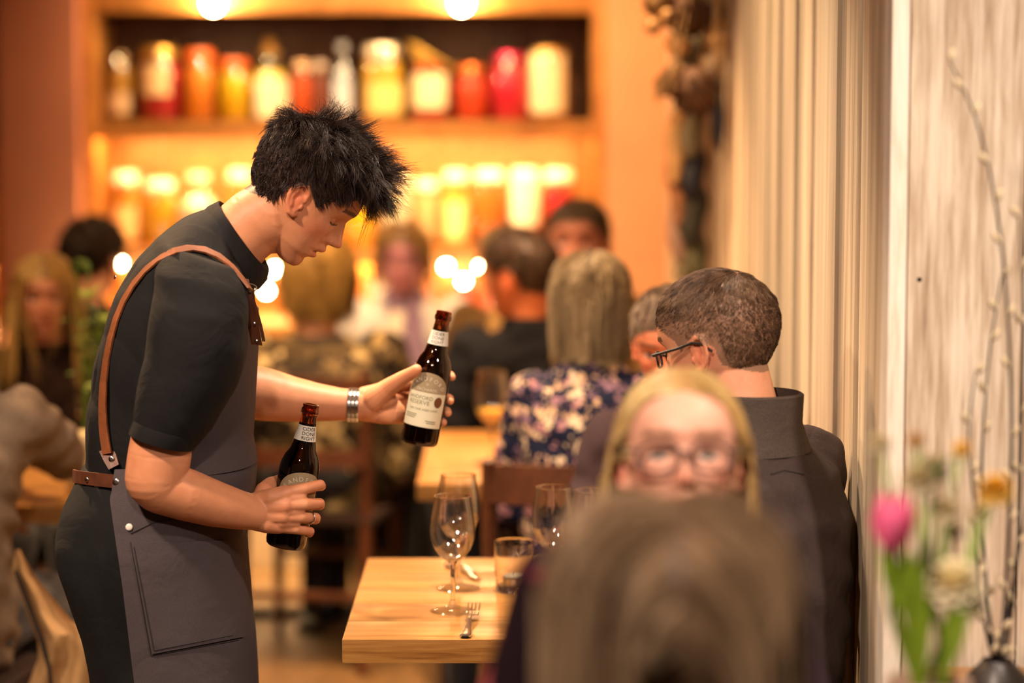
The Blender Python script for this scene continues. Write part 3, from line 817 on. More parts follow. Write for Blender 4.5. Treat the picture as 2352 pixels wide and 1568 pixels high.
def head_frame(O, yaw=0, pitch=0, roll=0, s=1.0):
    return Matrix.Translation(O) @ Matrix.Rotation(R(yaw), 4, 'Z') @ Matrix.Rotation(R(pitch), 4, 'Y') @ Matrix.Rotation(R(roll), 4, 'X') @ Matrix.Scale(HU * s, 4)
def add_head(mb, M, fine=True, jaw=1.0):
    nb, nt = (130, 88) if fine else (70, 48)
    u = np.linspace(0, 1, nb); b = -134 + 312 * (0.5 - 0.5 * np.cos(np.pi * u)) * .35 + 312 * u * .65
    rows = []
    for bb in b:
        f0, B, W, F, wn = fF0(bb), fB(bb), fW(bb), fF(bb), fWN(bb)
        if bb < 10: W = W * (jaw + (1 - jaw) * max(0, (bb + 134)) / 144)
        m = (f0 + B) / 2
        th = np.linspace(0, 2 * np.pi, nt, endpoint=False)
        ct, st = np.cos(th), np.sin(th); e = 2.3
        a = m + (f0 - m) * np.abs(ct) ** (2 / e) * np.sign(ct)
        c = W * np.abs(st) ** (2 / e) * np.sign(st)
        fr = np.clip(ct * 3, 0, 1)
        a = a + (F - f0) * np.exp(-(c / wn) ** 2) * fr
        a = a - 14 * np.exp(-((np.abs(c) - 42) / 18) ** 2 - ((bb - 14) / 13) ** 2) * fr
        a = a + 5 * np.exp(-((np.abs(c) - 60) / 20) ** 2 - ((bb + 16) / 18) ** 2) * fr
        a = a + 5 * np.exp(-((np.abs(c) - 38) / 22) ** 2 - ((bb - 47) / 9) ** 2) * fr
        rows.append(np.stack([a, c, np.full(nt, bb)], 1))
    h = MB().loft(rows)
    for s in (-1, 1):
        h.ell((74, s * 42, 12), (16, 18, 15.5), nu=16, nv=10)
        h.ell((104, s * 13.5, -30), (13, 8, 8), nu=12, nv=8)
        ear = [(10, 10), (7, 28), (-6, 39), (-20, 36), (-29, 20), (-28, 0), (-18, -18), (-4, -30), (8, -32)]
        lat = [99, 103, 106, 110, 113, 112, 108, 104, 100]
        h.chain([(x_, s * l_, z_) for (x_, z_), l_ in zip(ear, lat)], [4.5, 4.6, 5, 5.5, 5.5, 5, 5, 7, 5], n=10)
        h.ell((-9, s * 101, 2), (19, 4.5, 32), Matrix.Rotation(R(-22), 3, 'Y'), nu=14, nv=10)
        h.chain([(-17, s * 108, 20), (-19, s * 109, 2), (-9, s * 107, -15)], [4, 4, 4], n=8)
        h.ell((11, s * 100, -6), (5, 6, 8), nu=8, nv=6)
        h.ell((-4, s * 97, 0), (16, 10, 26), nu=10, nv=8); h.ell((2, s * 90, -26), (15, 13, 14), nu=10, nv=8)
    mb.add([M @ Vector(p) for p in h.v], h.f)
_hb = []
def head_radius(d):
    """true head surface against the hair ellipsoid along unit directions d (N,3)"""
    if not _hb:
        mb = MB(); add_head(mb, Matrix.Identity(4), False); _hb.append(BVHTree.FromPolygons(mb.v, mb.f))
    out = np.ones(len(d))
    for i, q in enumerate(d):
        v = Vector(q * SK_R).normalized(); far = Vector(SK_C) + v * 400
        h = _hb[0].ray_cast(far, -v)
        if h[0] is not None: out[i] = (h[0] - Vector(SK_C)).length / Vector(q * SK_R).length
    return out
def hair_mask(l, recede=0):
    line = np.interp(l[:, 0], [p[0] for p in HAIRLINE], [p[1] for p in HAIRLINE])
    return l[:, 2] > line + np.where(l[:, 0] > 45, recede, 0)
def paint_skin(me, M, skin, scalp=None, eyes='open', beard=None, recede=0, brow='#2a1a12', flush=1.0):
    co = verts_np(me); n = len(co)
    Mi = np.array(M.inverted())
    l = co @ Mi[:3, :3].T + Mi[:3, 3]
    base = np.array(lin(skin)); col = np.tile(base, (n, 1))
    def mix(w, c):
        nonlocal col
        w = np.clip(w, 0, 1)[:, None]; col = col * (1 - w) + np.array(lin(c)) * w if not isinstance(c, np.ndarray) else col * (1 - w) + c * w
    red = base * np.array([1.0, .55, .5])
    inh = (np.abs(l) < 200).all(1)
    ac = np.abs(l[:, 1])
    g = lambda a, b, c, ra, rb, rc: np.exp(-((l[:, 0] - a) / ra) ** 2 - ((ac - c) / rc) ** 2 - ((l[:, 2] - b) / rb) ** 2)
    mix(.45 * flush * g(70, -25, 70, 40, 25, 28), red); mix(.4 * flush * g(125, -28, 0, 20, 14, 18), red)
    mix(.7 * flush * g(-10, 2, 106, 30, 40, 14), red)
    lip = inh & (l[:, 0] > 92) & (ac < 28) & (l[:, 2] > -86) & (l[:, 2] < -52)
    lw = lip * np.exp(-((l[:, 2] + 70) / 13) ** 2) * np.clip((29 - ac) / 8, 0, 1)
    mix(.75 * lw, base * np.array([.80, .36, .36]))
    mix(.8 * (inh & (l[:, 0] > 85) & (ac < 27) & (np.abs(l[:, 2] + 70) < 1.8)).astype(float), '#3a1512')
    mix(.85 * (inh & (l[:, 0] > 112) & (ac > 4) & (ac < 11) & (np.abs(l[:, 2] + 38.5) < 3)).astype(float), '#4a1f18')
    bw = inh & (l[:, 0] > 55) & (ac > 14) & (ac < 68) & (np.abs(l[:, 2] - (51 - .0035 * (ac - 42) ** 2)) < 5.5)
    mix(.85 * bw.astype(float), brow)
    if eyes == 'open':
        ey = inh & (l[:, 0] > 60) & (((ac - 42) / 16) ** 2 + ((l[:, 2] - 12) / 7.5) ** 2 < 1)
        mix(ey.astype(float), '#d9cfc4')
        mix((ey & (((ac - 42) / 7) ** 2 + ((l[:, 2] - 12) / 7.5) ** 2 < 1)).astype(float), '#241a14')
        mix((inh & (l[:, 0] > 60) & (np.abs(l[:, 2] - 20.5 + .03 * (ac - 42) ** 2 * .3) < 2) & (np.abs(ac - 42) < 17)).astype(float) * .8, '#2a1a12')
    else:
        mix(.9 * (inh & (l[:, 0] > 58) & (np.abs(ac - 42) < 18) & (np.abs(l[:, 2] - (4.5 + .012 * (ac - 42) ** 2)) < 2.2)).astype(float), '#1d110c')
    if beard:
        bm_ = inh & (l[:, 0] > 20) & (l[:, 2] < -28) & ~(lw > .35) & ~((ac < 14) & (l[:, 2] > -44))
        mix(.85 * bm_.astype(float), beard)
    if scalp:
        mix((inh & hair_mask(l, recede)).astype(float) * .95, scalp)
    a = me.color_attributes.new('Col', 'FLOAT_COLOR', 'POINT')
    a.data.foreach_set('color', np.concatenate([col, np.ones((n, 1))], 1).ravel())

def strand_mesh(P, rad, rnd):
    """P (N,S,3) world points -> 3-sided tapered strands in one mesh"""
    N, S, _ = P.shape
    t = np.gradient(P, axis=1); t /= np.linalg.norm(t, axis=2, keepdims=True) + 1e-9
    ref = np.tile(np.array([.31, .27, .91]), (N, S, 1))
    u = np.cross(t, ref); u /= np.linalg.norm(u, axis=2, keepdims=True) + 1e-9
    w = np.cross(t, u)
    s = np.linspace(0, 1, S)
    tap = (1 - s ** 2.2 * .9)[None, :, None] * np.asarray(rad).reshape(-1, 1, 1)
    V = np.stack([P + tap * (u * math.cos(a) + w * math.sin(a)) for a in (0, 2.094, 4.189)], 2)
    verts = V.reshape(-1, 3)
    i = np.arange(N)[:, None, None] * S * 3; j = np.arange(S - 1)[None, :, None] * 3; k = np.arange(3)[None, None, :]; k2 = (k + 1) % 3
    q = np.stack([i + j + k, i + j + k2, i + j + 3 + k2, i + j + 3 + k], 3).reshape(-1, 4)
    me = bpy.data.meshes.new('strands')
    me.vertices.add(len(verts)); me.vertices.foreach_set('co', verts.ravel())
    me.loops.add(q.size); me.loops.foreach_set('vertex_index', q.ravel().astype(np.int32))
    me.polygons.add(len(q)); me.polygons.foreach_set('loop_start', (np.arange(len(q)) * 4).astype(np.int32))
    me.update(calc_edges=True)
    at = me.attributes.new('rnd', 'FLOAT', 'POINT')
    at.data.foreach_set('value', np.repeat(rnd, S * 3).astype(np.float32))
    return me
def grow_hair(M, n, length, whorl=(-70, 0, 165), lift=.5, grav=.3, S=7, clump=.6, ncl=300, jit=.25, rad=.6, offs=(.0, .05), recede=0, part=0, seed=1, mask_extra=None, colliders=(), wave=0, lift_decay=.75, region=None, flow_w=1.0, face=0, cmix=.55):
    g = np.random.default_rng(seed)
    pts = []
    while sum(len(p) for p in pts) < n:
        d = g.normal(size=(n, 3)); d /= np.linalg.norm(d, axis=1, keepdims=True)
        p = SK_C + d * SK_R * .99
        k = hair_mask(p, recede)
        if mask_extra is not None: k &= mask_extra(p)
        pts.append(p[k])
    root = np.concatenate(pts)[:n]
    kk = np.clip(head_radius((root - SK_C) / (SK_R * .99)), .9, 1.12)
    root = SK_C + (root - SK_C) / .99 * (kk * .995)[:, None]
    Mi = np.array(M.inverted())[:3, :3]; down = Mi @ np.array([0, 0, -1.]); down /= np.linalg.norm(down)
    L = length(root, g) if callable(length) else np.full(n, float(length))
    L = L * g.uniform(.78, 1.12, n)
    cid = g.integers(0, ncl, n); cc = root[:ncl]
    # nearest clump centre
    for a in range(0, n, 2000):
        dd = ((root[a:a + 2000, None, :] - cc[None]) ** 2).sum(2); cid[a:a + 2000] = dd.argmin(1)
    cj = g.normal(size=(ncl, 3)) * jit; sj = g.normal(size=(n, 3)) * jit * .35
    coff = g.uniform(offs[0], offs[1], ncl)
    off = coff[cid] * .6 + g.uniform(offs[0], offs[1], n) * .4 + (kk - 1) + .008
    lf = (lift(root) if callable(lift) else np.full(n, lift))
    W0 = np.array(whorl, float)
    P = np.zeros((n, S + 1, 3)); P[:, 0] = root; p = root.copy()
    ph = g.uniform(0, 6.28, ncl)[cid]
    for s in range(S):
        nn = (p - SK_C) / SK_R ** 2; nn /= np.linalg.norm(nn, axis=1, keepdims=True)
        if part:
            fl = np.zeros_like(p); fl[:, 1] = np.where(p[:, 1] >= 0, 1, -1); fl[:, 0] = -.25; fl[:, 2] = -.2
        else: fl = p - W0
        fl = fl - nn * (fl * nn).sum(1, keepdims=True); fl /= np.linalg.norm(fl, axis=1, keepdims=True) + 1e-6
        q = (((p - SK_C) / SK_R) ** 2).sum(1)
        near = np.clip(1.9 - q, 0, 1)[:, None] * flow_w
        d = fl * near + nn * (lf * lift_decay ** s)[:, None] + down * grav * (1 + .35 * s) + cj[cid] + sj
        if wave: d[:, 1] += wave * np.sin(ph + s * 1.3)
        d /= np.linalg.norm(d, axis=1, keepdims=True)
        p = p + d * (L / S)[:, None]
        rp = min(1.0, (s + 1) / (.36 * S)); ofs = (kk - 1) + .008 + (off - (kk - 1) - .008) * rp
        e = (p - SK_C) / (SK_R * (1.0 + ofs)[:, None]); qq = np.sqrt((e ** 2).sum(1))
        ins = qq < 1
        p[ins] = SK_C + (p[ins] - SK_C) / qq[ins][:, None]
        for c, rr in colliders:
            v = p - np.array(c); dist = np.linalg.norm(v, axis=1); lim = rr + off * 90
            k = dist < lim
            p[k] = np.array(c) + v[k] / dist[k][:, None] * lim[k][:, None]
        if face:
            lim = np.interp(p[:, 2], [-400, 12, 84, 110, 130, 146], [face, face, face * .85, face * .64, face * .4, 3]) + off * 40
            k = (p[:, 0] > 10) & (p[:, 2] < 146) & (np.abs(p[:, 1]) < lim)
            p[k, 1] = np.where(p[k, 1] >= 0, 1, -1) * lim[k]
            le = 118 + off * 30                                      # the hair falls outside the ears
            k = (np.abs(p[:, 0]) < 62) & (p[:, 2] > -420) & (p[:, 2] < 48) & (np.abs(p[:, 1]) > 60) & (np.abs(p[:, 1]) < le)
            p[k, 1] = np.where(p[k, 1] >= 0, 1, -1) * le[k]
        P[:, s + 1] = p
    if clump:
        cen = P[:ncl][cid]
        s = np.linspace(0, 1, S + 1)[None, :, None]
        P = P + (cen - P) * clump * s ** 1.2
    A = np.array(M)
    Pw = P @ A[:3, :3].T + A[:3, 3]
    rnd = np.clip(cmix * g.uniform(0, 1, ncl)[cid] + (1 - cmix) * g.uniform(0, 1, n), 0, 1)
    return strand_mesh(Pw, rad * HU * g.uniform(.7, 1.2, n), rnd)

def add_hand(mb, wrist, d, n, thumb_side, curl=35, s=1.0):
    """generic relaxed hand: d = finger direction, n = palm side, thumb_side = lateral unit vector"""
    d = Vector(d).normalized(); n = Vector(n); n = (n - d * n.dot(d)).normalized()
    t = d.cross(n); t = t if t.dot(Vector(thumb_side)) > 0 else -t
    w = Vector(wrist)
    for k, (o, L_, back) in enumerate([(.026, (.043, .025, .02), .086), (.009, (.047, .029, .021), .09), (-.009, (.043, .027, .02), .086), (-.026, (.034, .02, .018), .078)]):
        m = w + d * back * s + t * o * s
        mb.chain([w + t * o * .45 * s, m], [.016 * s, .0125 * s], n=10)
        p = m; a = R(curl * .7); pts = [m]
        for j in range(3):
            dd = d * math.cos(a) + n * math.sin(a)
            p = p + dd * L_[j] * s; pts.append(p); a += R(curl)
        mb.chain(pts, [.0105 * s, .009 * s, .008 * s, .007 * s], n=10)
    b = w + d * .02 * s + t * .022 * s
    mb.chain([b, b + (d * .5 + t * .7 + n * .3) * .045 * s, b + (d * .9 + t * .75 + n * .5) * .068 * s, b + (d * 1.25 + t * .65 + n * .7) * .082 * s], [.016 * s, .0125 * s, .0105 * s, .008 * s], n=10)

def seated(label, O, hyaw, hpitch, byaw, hip, top_mat, skin='#d79a78', scalp='#4a3524', eyes='open', beard=None, recede=0, hroll=0, s=1.0, wide=1.0, arms=None, low_mat=None, hair=None, hmat=None, vox=.007, brow='#3a271a', jaw=1.0, tops='shirt', collar=None, neck_fwd=.0, flush=1.0, fine=False, sleeve=1.0, neck=.125, fold_amp=.0035):
    """a person on a chair. O = ear level point inside the head, byaw = body heading, hip = (x, y) of the seat"""
    t = thing('person', label, 'person', (hip[0], hip[1], 0))
    O = Vector(O)
    f = Vector((math.cos(R(byaw)), math.sin(R(byaw)), 0)); l = Vector((-f.y, f.x, 0)); up = Vector((0, 0, 1))
    M = head_frame(O, hyaw, hpitch, hroll, s)
    hf = Vector((math.cos(R(hyaw)), math.sin(R(hyaw)), 0))
    P = Vector((hip[0], hip[1], .55))
    N = O - up * neck * s - hf * .035 - f * (.02 - neck_fwd)
    at = lambda u: P.lerp(N, u) - f * .035 * math.sin(math.pi * u)
    k = s * wide
    g = MB()
    g.loft([(P - up * .10, l * .15 * k, f * .13 * k, 2.4), (P, l * .175 * k, f * .135 * k, 2.4), (at(.3), l * .158 * k, f * .118 * k, 2.3), (at(.55), l * .165 * k, f * .118 * k, 2.3), (at(.74), l * .178 * k, f * .116 * k, 2.3), (at(.86), l * .178 * k, f * .095 * k, 2.2), (at(.95), l * .11 * k, f * .075 * k, 2), (at(1.03), l * .062 * k, f * .062 * k, 2)], n=32)
    sk = MB()
    add_head(sk, M, fine, jaw)
    sk.chain([at(.5), at(.80), at(.93)], [.05, .05, .05], n=12)
    sk.chain([at(.93), N, O - up * .03 - hf * .025 * s], [.055 * s, .054 * s, .056 * s], n=36)
    arms = arms or [None, None]
    for sd, a in zip((1, -1), arms):
        S0 = at(.865) + l * sd * .172 * k
        if a is None:
            E = S0 + l * sd * .02 - up * .27 * s + f * .05; Wp = E + f * .22 * s - l * sd * .10 + up * .02
        else:
            E, Wp = Vector(a[0]), Vector(a[1])
        g.chain([S0 - l * sd * .03, S0.lerp(E, .5), E, E.lerp(Wp, .55), E.lerp(Wp, .93 * sleeve)], [.063 * k, .053 * k, .045 * k, .04 * k, .034 * k], n=16)
        dr = (Wp - E).normalized()
        sk.chain([at(.80), S0 - l * sd * .03, E, E.lerp(Wp, .4)], [.03, .03, .028, .03], n=10)
        sk.chain([E.lerp(Wp, .4), Wp], [.034 * s, .025 * s], n=12)
        nrm = a[2] if a is not None and len(a) > 2 else -up
        if a is not None and len(a) > 3: dr = Vector(a[3])
        add_hand(sk, Wp, dr, nrm, -l * sd + up * .2, 30, s)
    gm = remesh(g.mesh(), vox, 6)
    displace(gm, lambda co: fold_amp * (np.sin(co[:, 0] * 31 + co[:, 2] * 47 + 2.2 * np.sin(co[:, 1] * 23 + co[:, 2] * 17)) * np.sin(co[:, 1] * 27 - co[:, 2] * 21 + 1.7 * np.sin(co[:, 0] * 29)) + .5 * np.sin(co[:, 2] * 83 + 3 * np.sin(co[:, 0] * 19 + co[:, 1] * 13))))
    ts = link(tops, gm, top_mat, t)
    if collar is not None:
        cb = MB()
        c0, c1 = N + up * .03 - f * .0, at(.93)
        cb.loft([(c1, l * .088 * k, f * .08 * k), (c0 - up * .005, l * .067 * k, f * .07 * k), (c0 + up * .004, l * .064 * k, f * .066 * k), (c0 - up * .008, l * .058 * k, f * .06 * k)], n=32, cap=False)
        cb.build('collar', collar, t)
    lg = MB()
    for sd in (1, -1):
        h0 = P + l * sd * .085 * k; kn = h0 + f * .40 * s + up * -.02; an = kn - up * (kn.z - .10) - f * .02
        lg.chain([h0, kn, an], [.088 * k, .062 * s, .042 * s], n=16)
        MB().chain([an + Vector((0, 0, -.055)) - f * .02, an + Vector((0, 0, -.062)) + f * .13], [.042, .035], n=12).build('shoe', MATS.get('shoe_leather') or plain('shoe_leather', '#1c1512', .4), t)
    lg.ell(P, (.16 * k, .16 * k, .10))
    lg.build('trousers', low_mat or MATS['dark_trousers'], t, voxel=.012, sm=5)
    me = remesh(sk.mesh(), .0022 if fine else .003, 2 if fine else 1, .45)
    paint_skin(me, M, skin, scalp, eyes, beard, recede, brow, flush)
    link('body', me, skin_mat(), t)
    if hair:
        for hk in (hair if isinstance(hair, list) else [hair]):
            link('hair', grow_hair(M, **hk), hmat, t)
    return t, M, dict(P=P, N=N, f=f, l=l, at=at)
plain('dark_trousers', '#1a1a20', .85, sheen=.2, var=.15)
plain('shoe_leather', '#1c1512', .4)
def shoulders_local(M, info, s=1.0, r=.115):
    """collision spheres for long hair, in head units"""
    Mi = M.inverted(); out = []
    for u, o, rr in ((.80, .10, .10), (.80, -.10, .10), (.80, 0, .115), (.62, 0, .135), (.95, 0, .062)):
        out.append((tuple(Mi @ (info['at'](u) + info['l'] * o)), rr / HU))
    return out
def spectacles(t, M, col, lens_c=(1, 1, 1), w=1.0, drop=0, fwd=0, r_=(27, 19), temple_z=20, n_exp=3.2, thick=2.6, tt=2.6):
    """eyeglasses in head units: two rims, two lenses, bridge, temples"""
    g = bpy.data.objects.new('eyeglasses', None); COL.objects.link(g); g.parent = t; g.matrix_parent_inverse = parent_world(t).inverted()
    fm = plain('spectacle_' + col[1:], col, .5)
    A0 = 121 + fwd
    def rim(s, k=1.0):
        pts = []
        for a in np.linspace(0, 2 * math.pi, 41)[:-1]:
            ca, sa = math.cos(a), math.sin(a)
            y_ = s * (39 * w) + r_[0] * abs(ca) ** (2 / n_exp) * np.sign(ca) * k; z_ = 8 - drop + r_[1] * abs(sa) ** (2 / n_exp) * np.sign(sa) * k
            pts.append(M @ Vector((A0 - .0035 * y_ ** 2, y_, z_)))
        return pts
    for s in (-1, 1):
        p = rim(s)
        MB().tube(p, thick * HU, n=8, closed=True).build('rim', fm, g)
        q = rim(s, .97); c = sum(q, Vector()) / len(q)
        MB().add([c] + q, [(0, 1 + i, 1 + (i + 1) % len(q)) for i in range(len(q))]).build('lens', thin_glass('spectacle_lens', gl=.02), g)
        yo = s * (39 * w + r_[0] - 1)
        MB().tube([M @ Vector((A0 - .0035 * yo ** 2, yo, temple_z)), M @ Vector((A0 - 24, s * 101, temple_z + 2)), M @ Vector((40, s * 108, temple_z + 6)), M @ Vector((2, s * 110, temple_z + 12)), M @ Vector((-22, s * 113, temple_z + 5)), M @ Vector((-40, s * 112, temple_z - 14))], tt * HU, n=8).build('temple', fm, g)
    MB().tube([M @ Vector((A0 - 1, -13 * w, 12 - drop)), M @ Vector((A0 + 3, 0, 16 - drop)), M @ Vector((A0 - 1, 13 * w, 12 - drop))], thick * HU, n=8).build('bridge', fm, g)
    return g
# ================================================================== the waiter
YW = 3.95
WT = thing('person', 'young dark-haired waiter in black polo shirt and grey apron holding two bottles', 'person', (px(390, 1100, YW).x, YW, 0))
M_POLO = fabric('black_polo', '#131213', .25, 1400, .85, .35, 12)
M_APRON = fabric('grey_apron', '#4c4447', .22, 1100, .92, .2, 9)
M_TROUS = fabric('black_trousers', '#161617', .3, 1000, .9, .3, 10)
M_LEATHER = plain('tan_leather', '#7a4526', .5, var=.25, vs=30, bump=.3, bs=120)
M_LEATHERD = plain('brown_leather', '#5c3320', .5, var=.25, vs=40, bump=.3, bs=120)
def sec_px(xb, yb, xf, yf, Y, hw, e=2.3):
    a, b = px(xb, yb, Y), px(xf, yf, Y)
    return ((a + b) / 2, (b - a) / 2, Vector((0, hw, 0)), e)
TORSO = [(206, 1125, 572, 1125, .150), (204, 1030, 562, 1030, .150), (210, 930, 568, 932, .158), (225, 835, 575, 838, .168), (246, 750, 582, 765, .180), (276, 672, 584, 705, .190), (320, 595, 582, 676, .192), (372, 536, 580, 652, .180), (430, 496, 576, 632, .135), (478, 478, 582, 618, .085), (500, 470, 590, 612, .068)]
g = MB()
g.loft([sec_px(a, b, c, d, YW, hw) for a, b, c, d, hw in TORSO], n=48)
def img_sec(x, y, hx, hy, Y, hd, e=2.2):
    c = px(x, y, Y); u = px(x + hx, y + hy, Y) - c
    return (c, u, Vector((0, hd, 0)), e)
# near sleeve
g.loft([img_sec(468, 585, 80, 30, 3.83, .075), img_sec(464, 640, 108, 25, 3.80, .09), img_sec(462, 710, 114, 16, 3.775, .092), img_sec(455, 790, 113, 6, 3.765, .088), img_sec(432, 875, 110, 8, 3.757, .080), img_sec(398, 962, 92, 20, 3.755, .072), img_sec(374, 1006, 73, 21, 3.755, .066)], n=40)
# far sleeve
g.loft([img_sec(480, 600, 70, 10, 4.07, .075), img_sec(500, 700, 85, -10, 4.11, .085), img_sec(515, 800, 80, -10, 4.125, .075), img_sec(530, 880, 60, -40, 4.13, .065)], n=32)
me = remesh(g.mesh(), .0045, 16, .5)
def folds(co):
    out = np.zeros(len(co))
    X0 = px(300, 850, YW)
    for i, p in enumerate(co):
        v = Vector(p)
        n1 = mnoise.noise((v.x * 9, v.y * 5, v.z * 4))
        q = v.x * 26 + v.z * 7 + 2.2 * mnoise.noise((v.x * 5, v.y * 5, v.z * 5))
        back = max(0, min(1, (px(470, 800, YW).x - v.x) / .14))
        out[i] = .0040 * n1 + .0045 * back * (abs(math.sin(q * 1.4)) ** .7 - .5)
        # diagonal creases off the shoulder on the near sleeve
        if v.y < 3.86:
            q2 = (v.x * .5 + v.z * .86) * 34 + 3 * mnoise.noise((v.x * 6, v.y * 6, v.z * 6))
            out[i] += .0026 * math.sin(q2)
    return out
displace(me, folds)
shirt = link('shirt', me, M_POLO, WT)
# sleeve hem
hc, hu, hv, he = img_sec(374, 1006, 74.5, 21.5, 3.755, .0675)
ax = (px(374, 1006, 3.755) - px(388, 975, 3.755)).normalized()
MB().loft([(hc - ax * .020, hu * 1.03, hv * 1.04, 2.2), (hc - ax * .018, hu * 1.035, hv * 1.05, 2.2), (hc + ax * .004, hu * 1.0, hv * 1.0, 2.2), (hc + ax * .004, hu * .95, hv * .95, 2.2)], n=40, cap=False).build('sleeve_hem', M_POLO, WT)
# collar, folded over: fall and stand
def cring(b, f_, lat, Y=YW, lift=0):
    a, c = px(*b, Y), px(*f_, Y - .0)
    return ((a + c) / 2 + Vector((0, 0, lift)), (c - a) / 2, Vector((0, lat, 0)), 2.2)
MB().loft([cring((497, 478), (602, 606), .060), cring((505, 463), (613, 612), .062), cring((503, 461), (618, 622), .067), cring((478, 473), (612, 645), .080), cring((455, 498), (596, 664), .090), cring((458, 501), (594, 660), .086)], n=48, cap=False).build('collar', M_POLO, WT)

# ---- skin: head, neck, both arms and hands in one surface
HM = head_frame(px(695, 460, YW), 0, 40)
sk = MB()
add_head(sk, HM, True)
sk.chain([px(520, 575, YW), px(552, 540, YW), px(585, 510, YW), px(628, 488, YW)], [.058, .056, .0555, .058], n=60)
sk.chain([px(612, 552, YW - .004), px(628, 560, YW)], [.022, .016], n=14)
def plimb(rows): sk.chain([px(a, b, Y) for a, b, Y, r in rows], [pm(r, Y) for a, b, Y, r in rows], n=44)
plimb([(385, 900, 3.755, 62), (374, 985, 3.755, 69), (366, 1050, 3.752, 74), (356, 1098, 3.748, 70), (368, 1118, 3.75, 62), (425, 1135, 3.765, 61), (490, 1156, 3.79, 54), (545, 1170, 3.812, 46), (590, 1178, 3.828, 40)])
# near (right) hand round the bottle
def hp(x, y, Y): return px(x, y, Y)
wr_ = hp(592, 1178, 3.830)
for mcp, r0 in (((657, 1134, 3.824), .0145), ((655, 1160, 3.818), .0145), ((650, 1185, 3.820), .0138), ((640, 1208, 3.826), .0125)):
    y0 = 1178 + (mcp[1] - 1178) * .55
    sk.chain([hp(590, y0, 3.832), hp((590 + mcp[0]) / 2, (y0 + mcp[1]) / 2, 3.824), hp(*mcp)], [.0175, .0165, r0], n=14)
FIN = {
 'index': [(657, 1132, 3.824), (700, 1122, 3.828), (735, 1113, 3.846), (738, 1116, 3.876), (716, 1120, 3.913)],
 'middle': [(655, 1160, 3.818), (700, 1158, 3.824), (734, 1156, 3.846), (735, 1160, 3.878), (712, 1162, 3.915)],
 'ring': [(650, 1186, 3.820), (692, 1188, 3.826), (725, 1189, 3.847), (725, 1193, 3.878), (702, 1196, 3.913)],
 'pinky': [(640, 1209, 3.826), (680, 1215, 3.829), (712, 1220, 3.848), (711, 1224, 3.874), (690, 1226, 3.902)]}
FR = {'index': [.0118, .0098, .0088, .0080, .0066], 'middle': [.012, .0100, .0090, .0082, .0068], 'ring': [.0115, .0094, .0086, .0078, .0065], 'pinky': [.0105, .0084, .0076, .007, .006]}
ks = list(FIN)
for k1, k2 in zip(ks[:-1], ks[1:]):
    mA = (hp(*FIN[k1][0]) + hp(*FIN[k2][0])) / 2; mB = (hp(*FIN[k1][1]) + hp(*FIN[k2][1])) / 2
    sk.chain([mA, mA.lerp(mB, .85)], [.0125, .0078], n=14)
for k in FIN: sk.chain([hp(*p) for p in FIN[k]], FR[k], n=16)
sk.chain([hp(598, 1165, 3.838), hp(607, 1128, 3.852), hp(622, 1112, 3.882), hp(650, 1102, 3.915), hp(676, 1098, 3.931)], [.019, .0155, .0125, .0105, .0085], n=16)
# far (left) arm and hand behind its bottle
plimb([(510, 890, 4.13, 62), (560, 898, 4.135, 64), (610, 906, 4.14, 61), (665, 916, 4.14, 53), (720, 923, 4.14, 45), (775, 928, 4.14, 38.5), (815, 930, 4.14, 36), (842, 930, 4.14, 35)])
for mcp, r0 in (((906, 893, 4.150), .0135), ((926, 912, 4.155), .0135), ((926, 935, 4.155), .013), ((916, 957, 4.150), .0125)):
    y0 = 930 + (mcp[1] - 930) * .5
    sk.chain([hp(838, y0, 4.14), hp((838 + mcp[0]) / 2, (y0 + mcp[1]) / 2, 4.145), hp(*mcp)], [.0185, .0175, r0], n=14)
sk.ell(hp(892, 945, 4.135), (.030, .014, .022)); sk.ell(hp(880, 915, 4.128), (.026, .016, .020))
FIN2 = [[(906, 890, 4.150), (960, 872, 4.154), (1010, 862, 4.152), (1034, 862, 4.136), (1038, 866, 4.112)],
        [(926, 912, 4.155), (970, 905, 4.156), (1008, 908, 4.154), (1032, 915, 4.136), (1034, 921, 4.106)],
        [(926, 935, 4.155), (965, 935, 4.156), (1002, 938, 4.153), (1026, 944, 4.135), (1029, 948, 4.106)],
        [(916, 957, 4.150), (950, 962, 4.153), (985, 965, 4.150), (1013, 968, 4.134), (1018, 970, 4.110)]]
for c in FIN2: sk.chain([hp(*p) for p in c], [.0115, .0098, .0088, .008, .0068], n=14)
sk.chain([hp(858, 918, 4.13), hp(893, 890, 4.112), hp(925, 868, 4.088), hp(948, 855, 4.072), hp(957, 848, 4.067)], [.022, .0165, .0125, .0105, .0090], n=16)
me = remesh(sk.mesh(), .0018, 4, .5)
paint_skin(me, HM, '#d3916a', '#2a1c17', 'down', None, 0, '#2b1a13')
# nails and knuckles stay part of the one surface
kn = [hp(*FIN[k][i]) for k in FIN for i in (0, 2)] + [hp(*c[3]) for c in FIN2] + [hp(948, 855, 4.072), hp(610, 1118, 3.86), px(300, 1130, 3.75)]
co = verts_np(me); wgt = np.zeros(len(co))
for q in kn: wgt = np.maximum(wgt, .5 * np.exp(-((co - np.array(q)) ** 2).sum(1) / .013 ** 2))
ca = me.color_attributes['Col']; arr = np.empty(len(co) * 4, np.float32); ca.data.foreach_get('color', arr); arr = arr.reshape(-1, 4)
arr[:, :3] *= 1 - wgt[:, None] * np.array([.12, .42, .45]); ca.data.foreach_set('color', arr.ravel())
wbody = link('body', me, skin_mat(), WT)

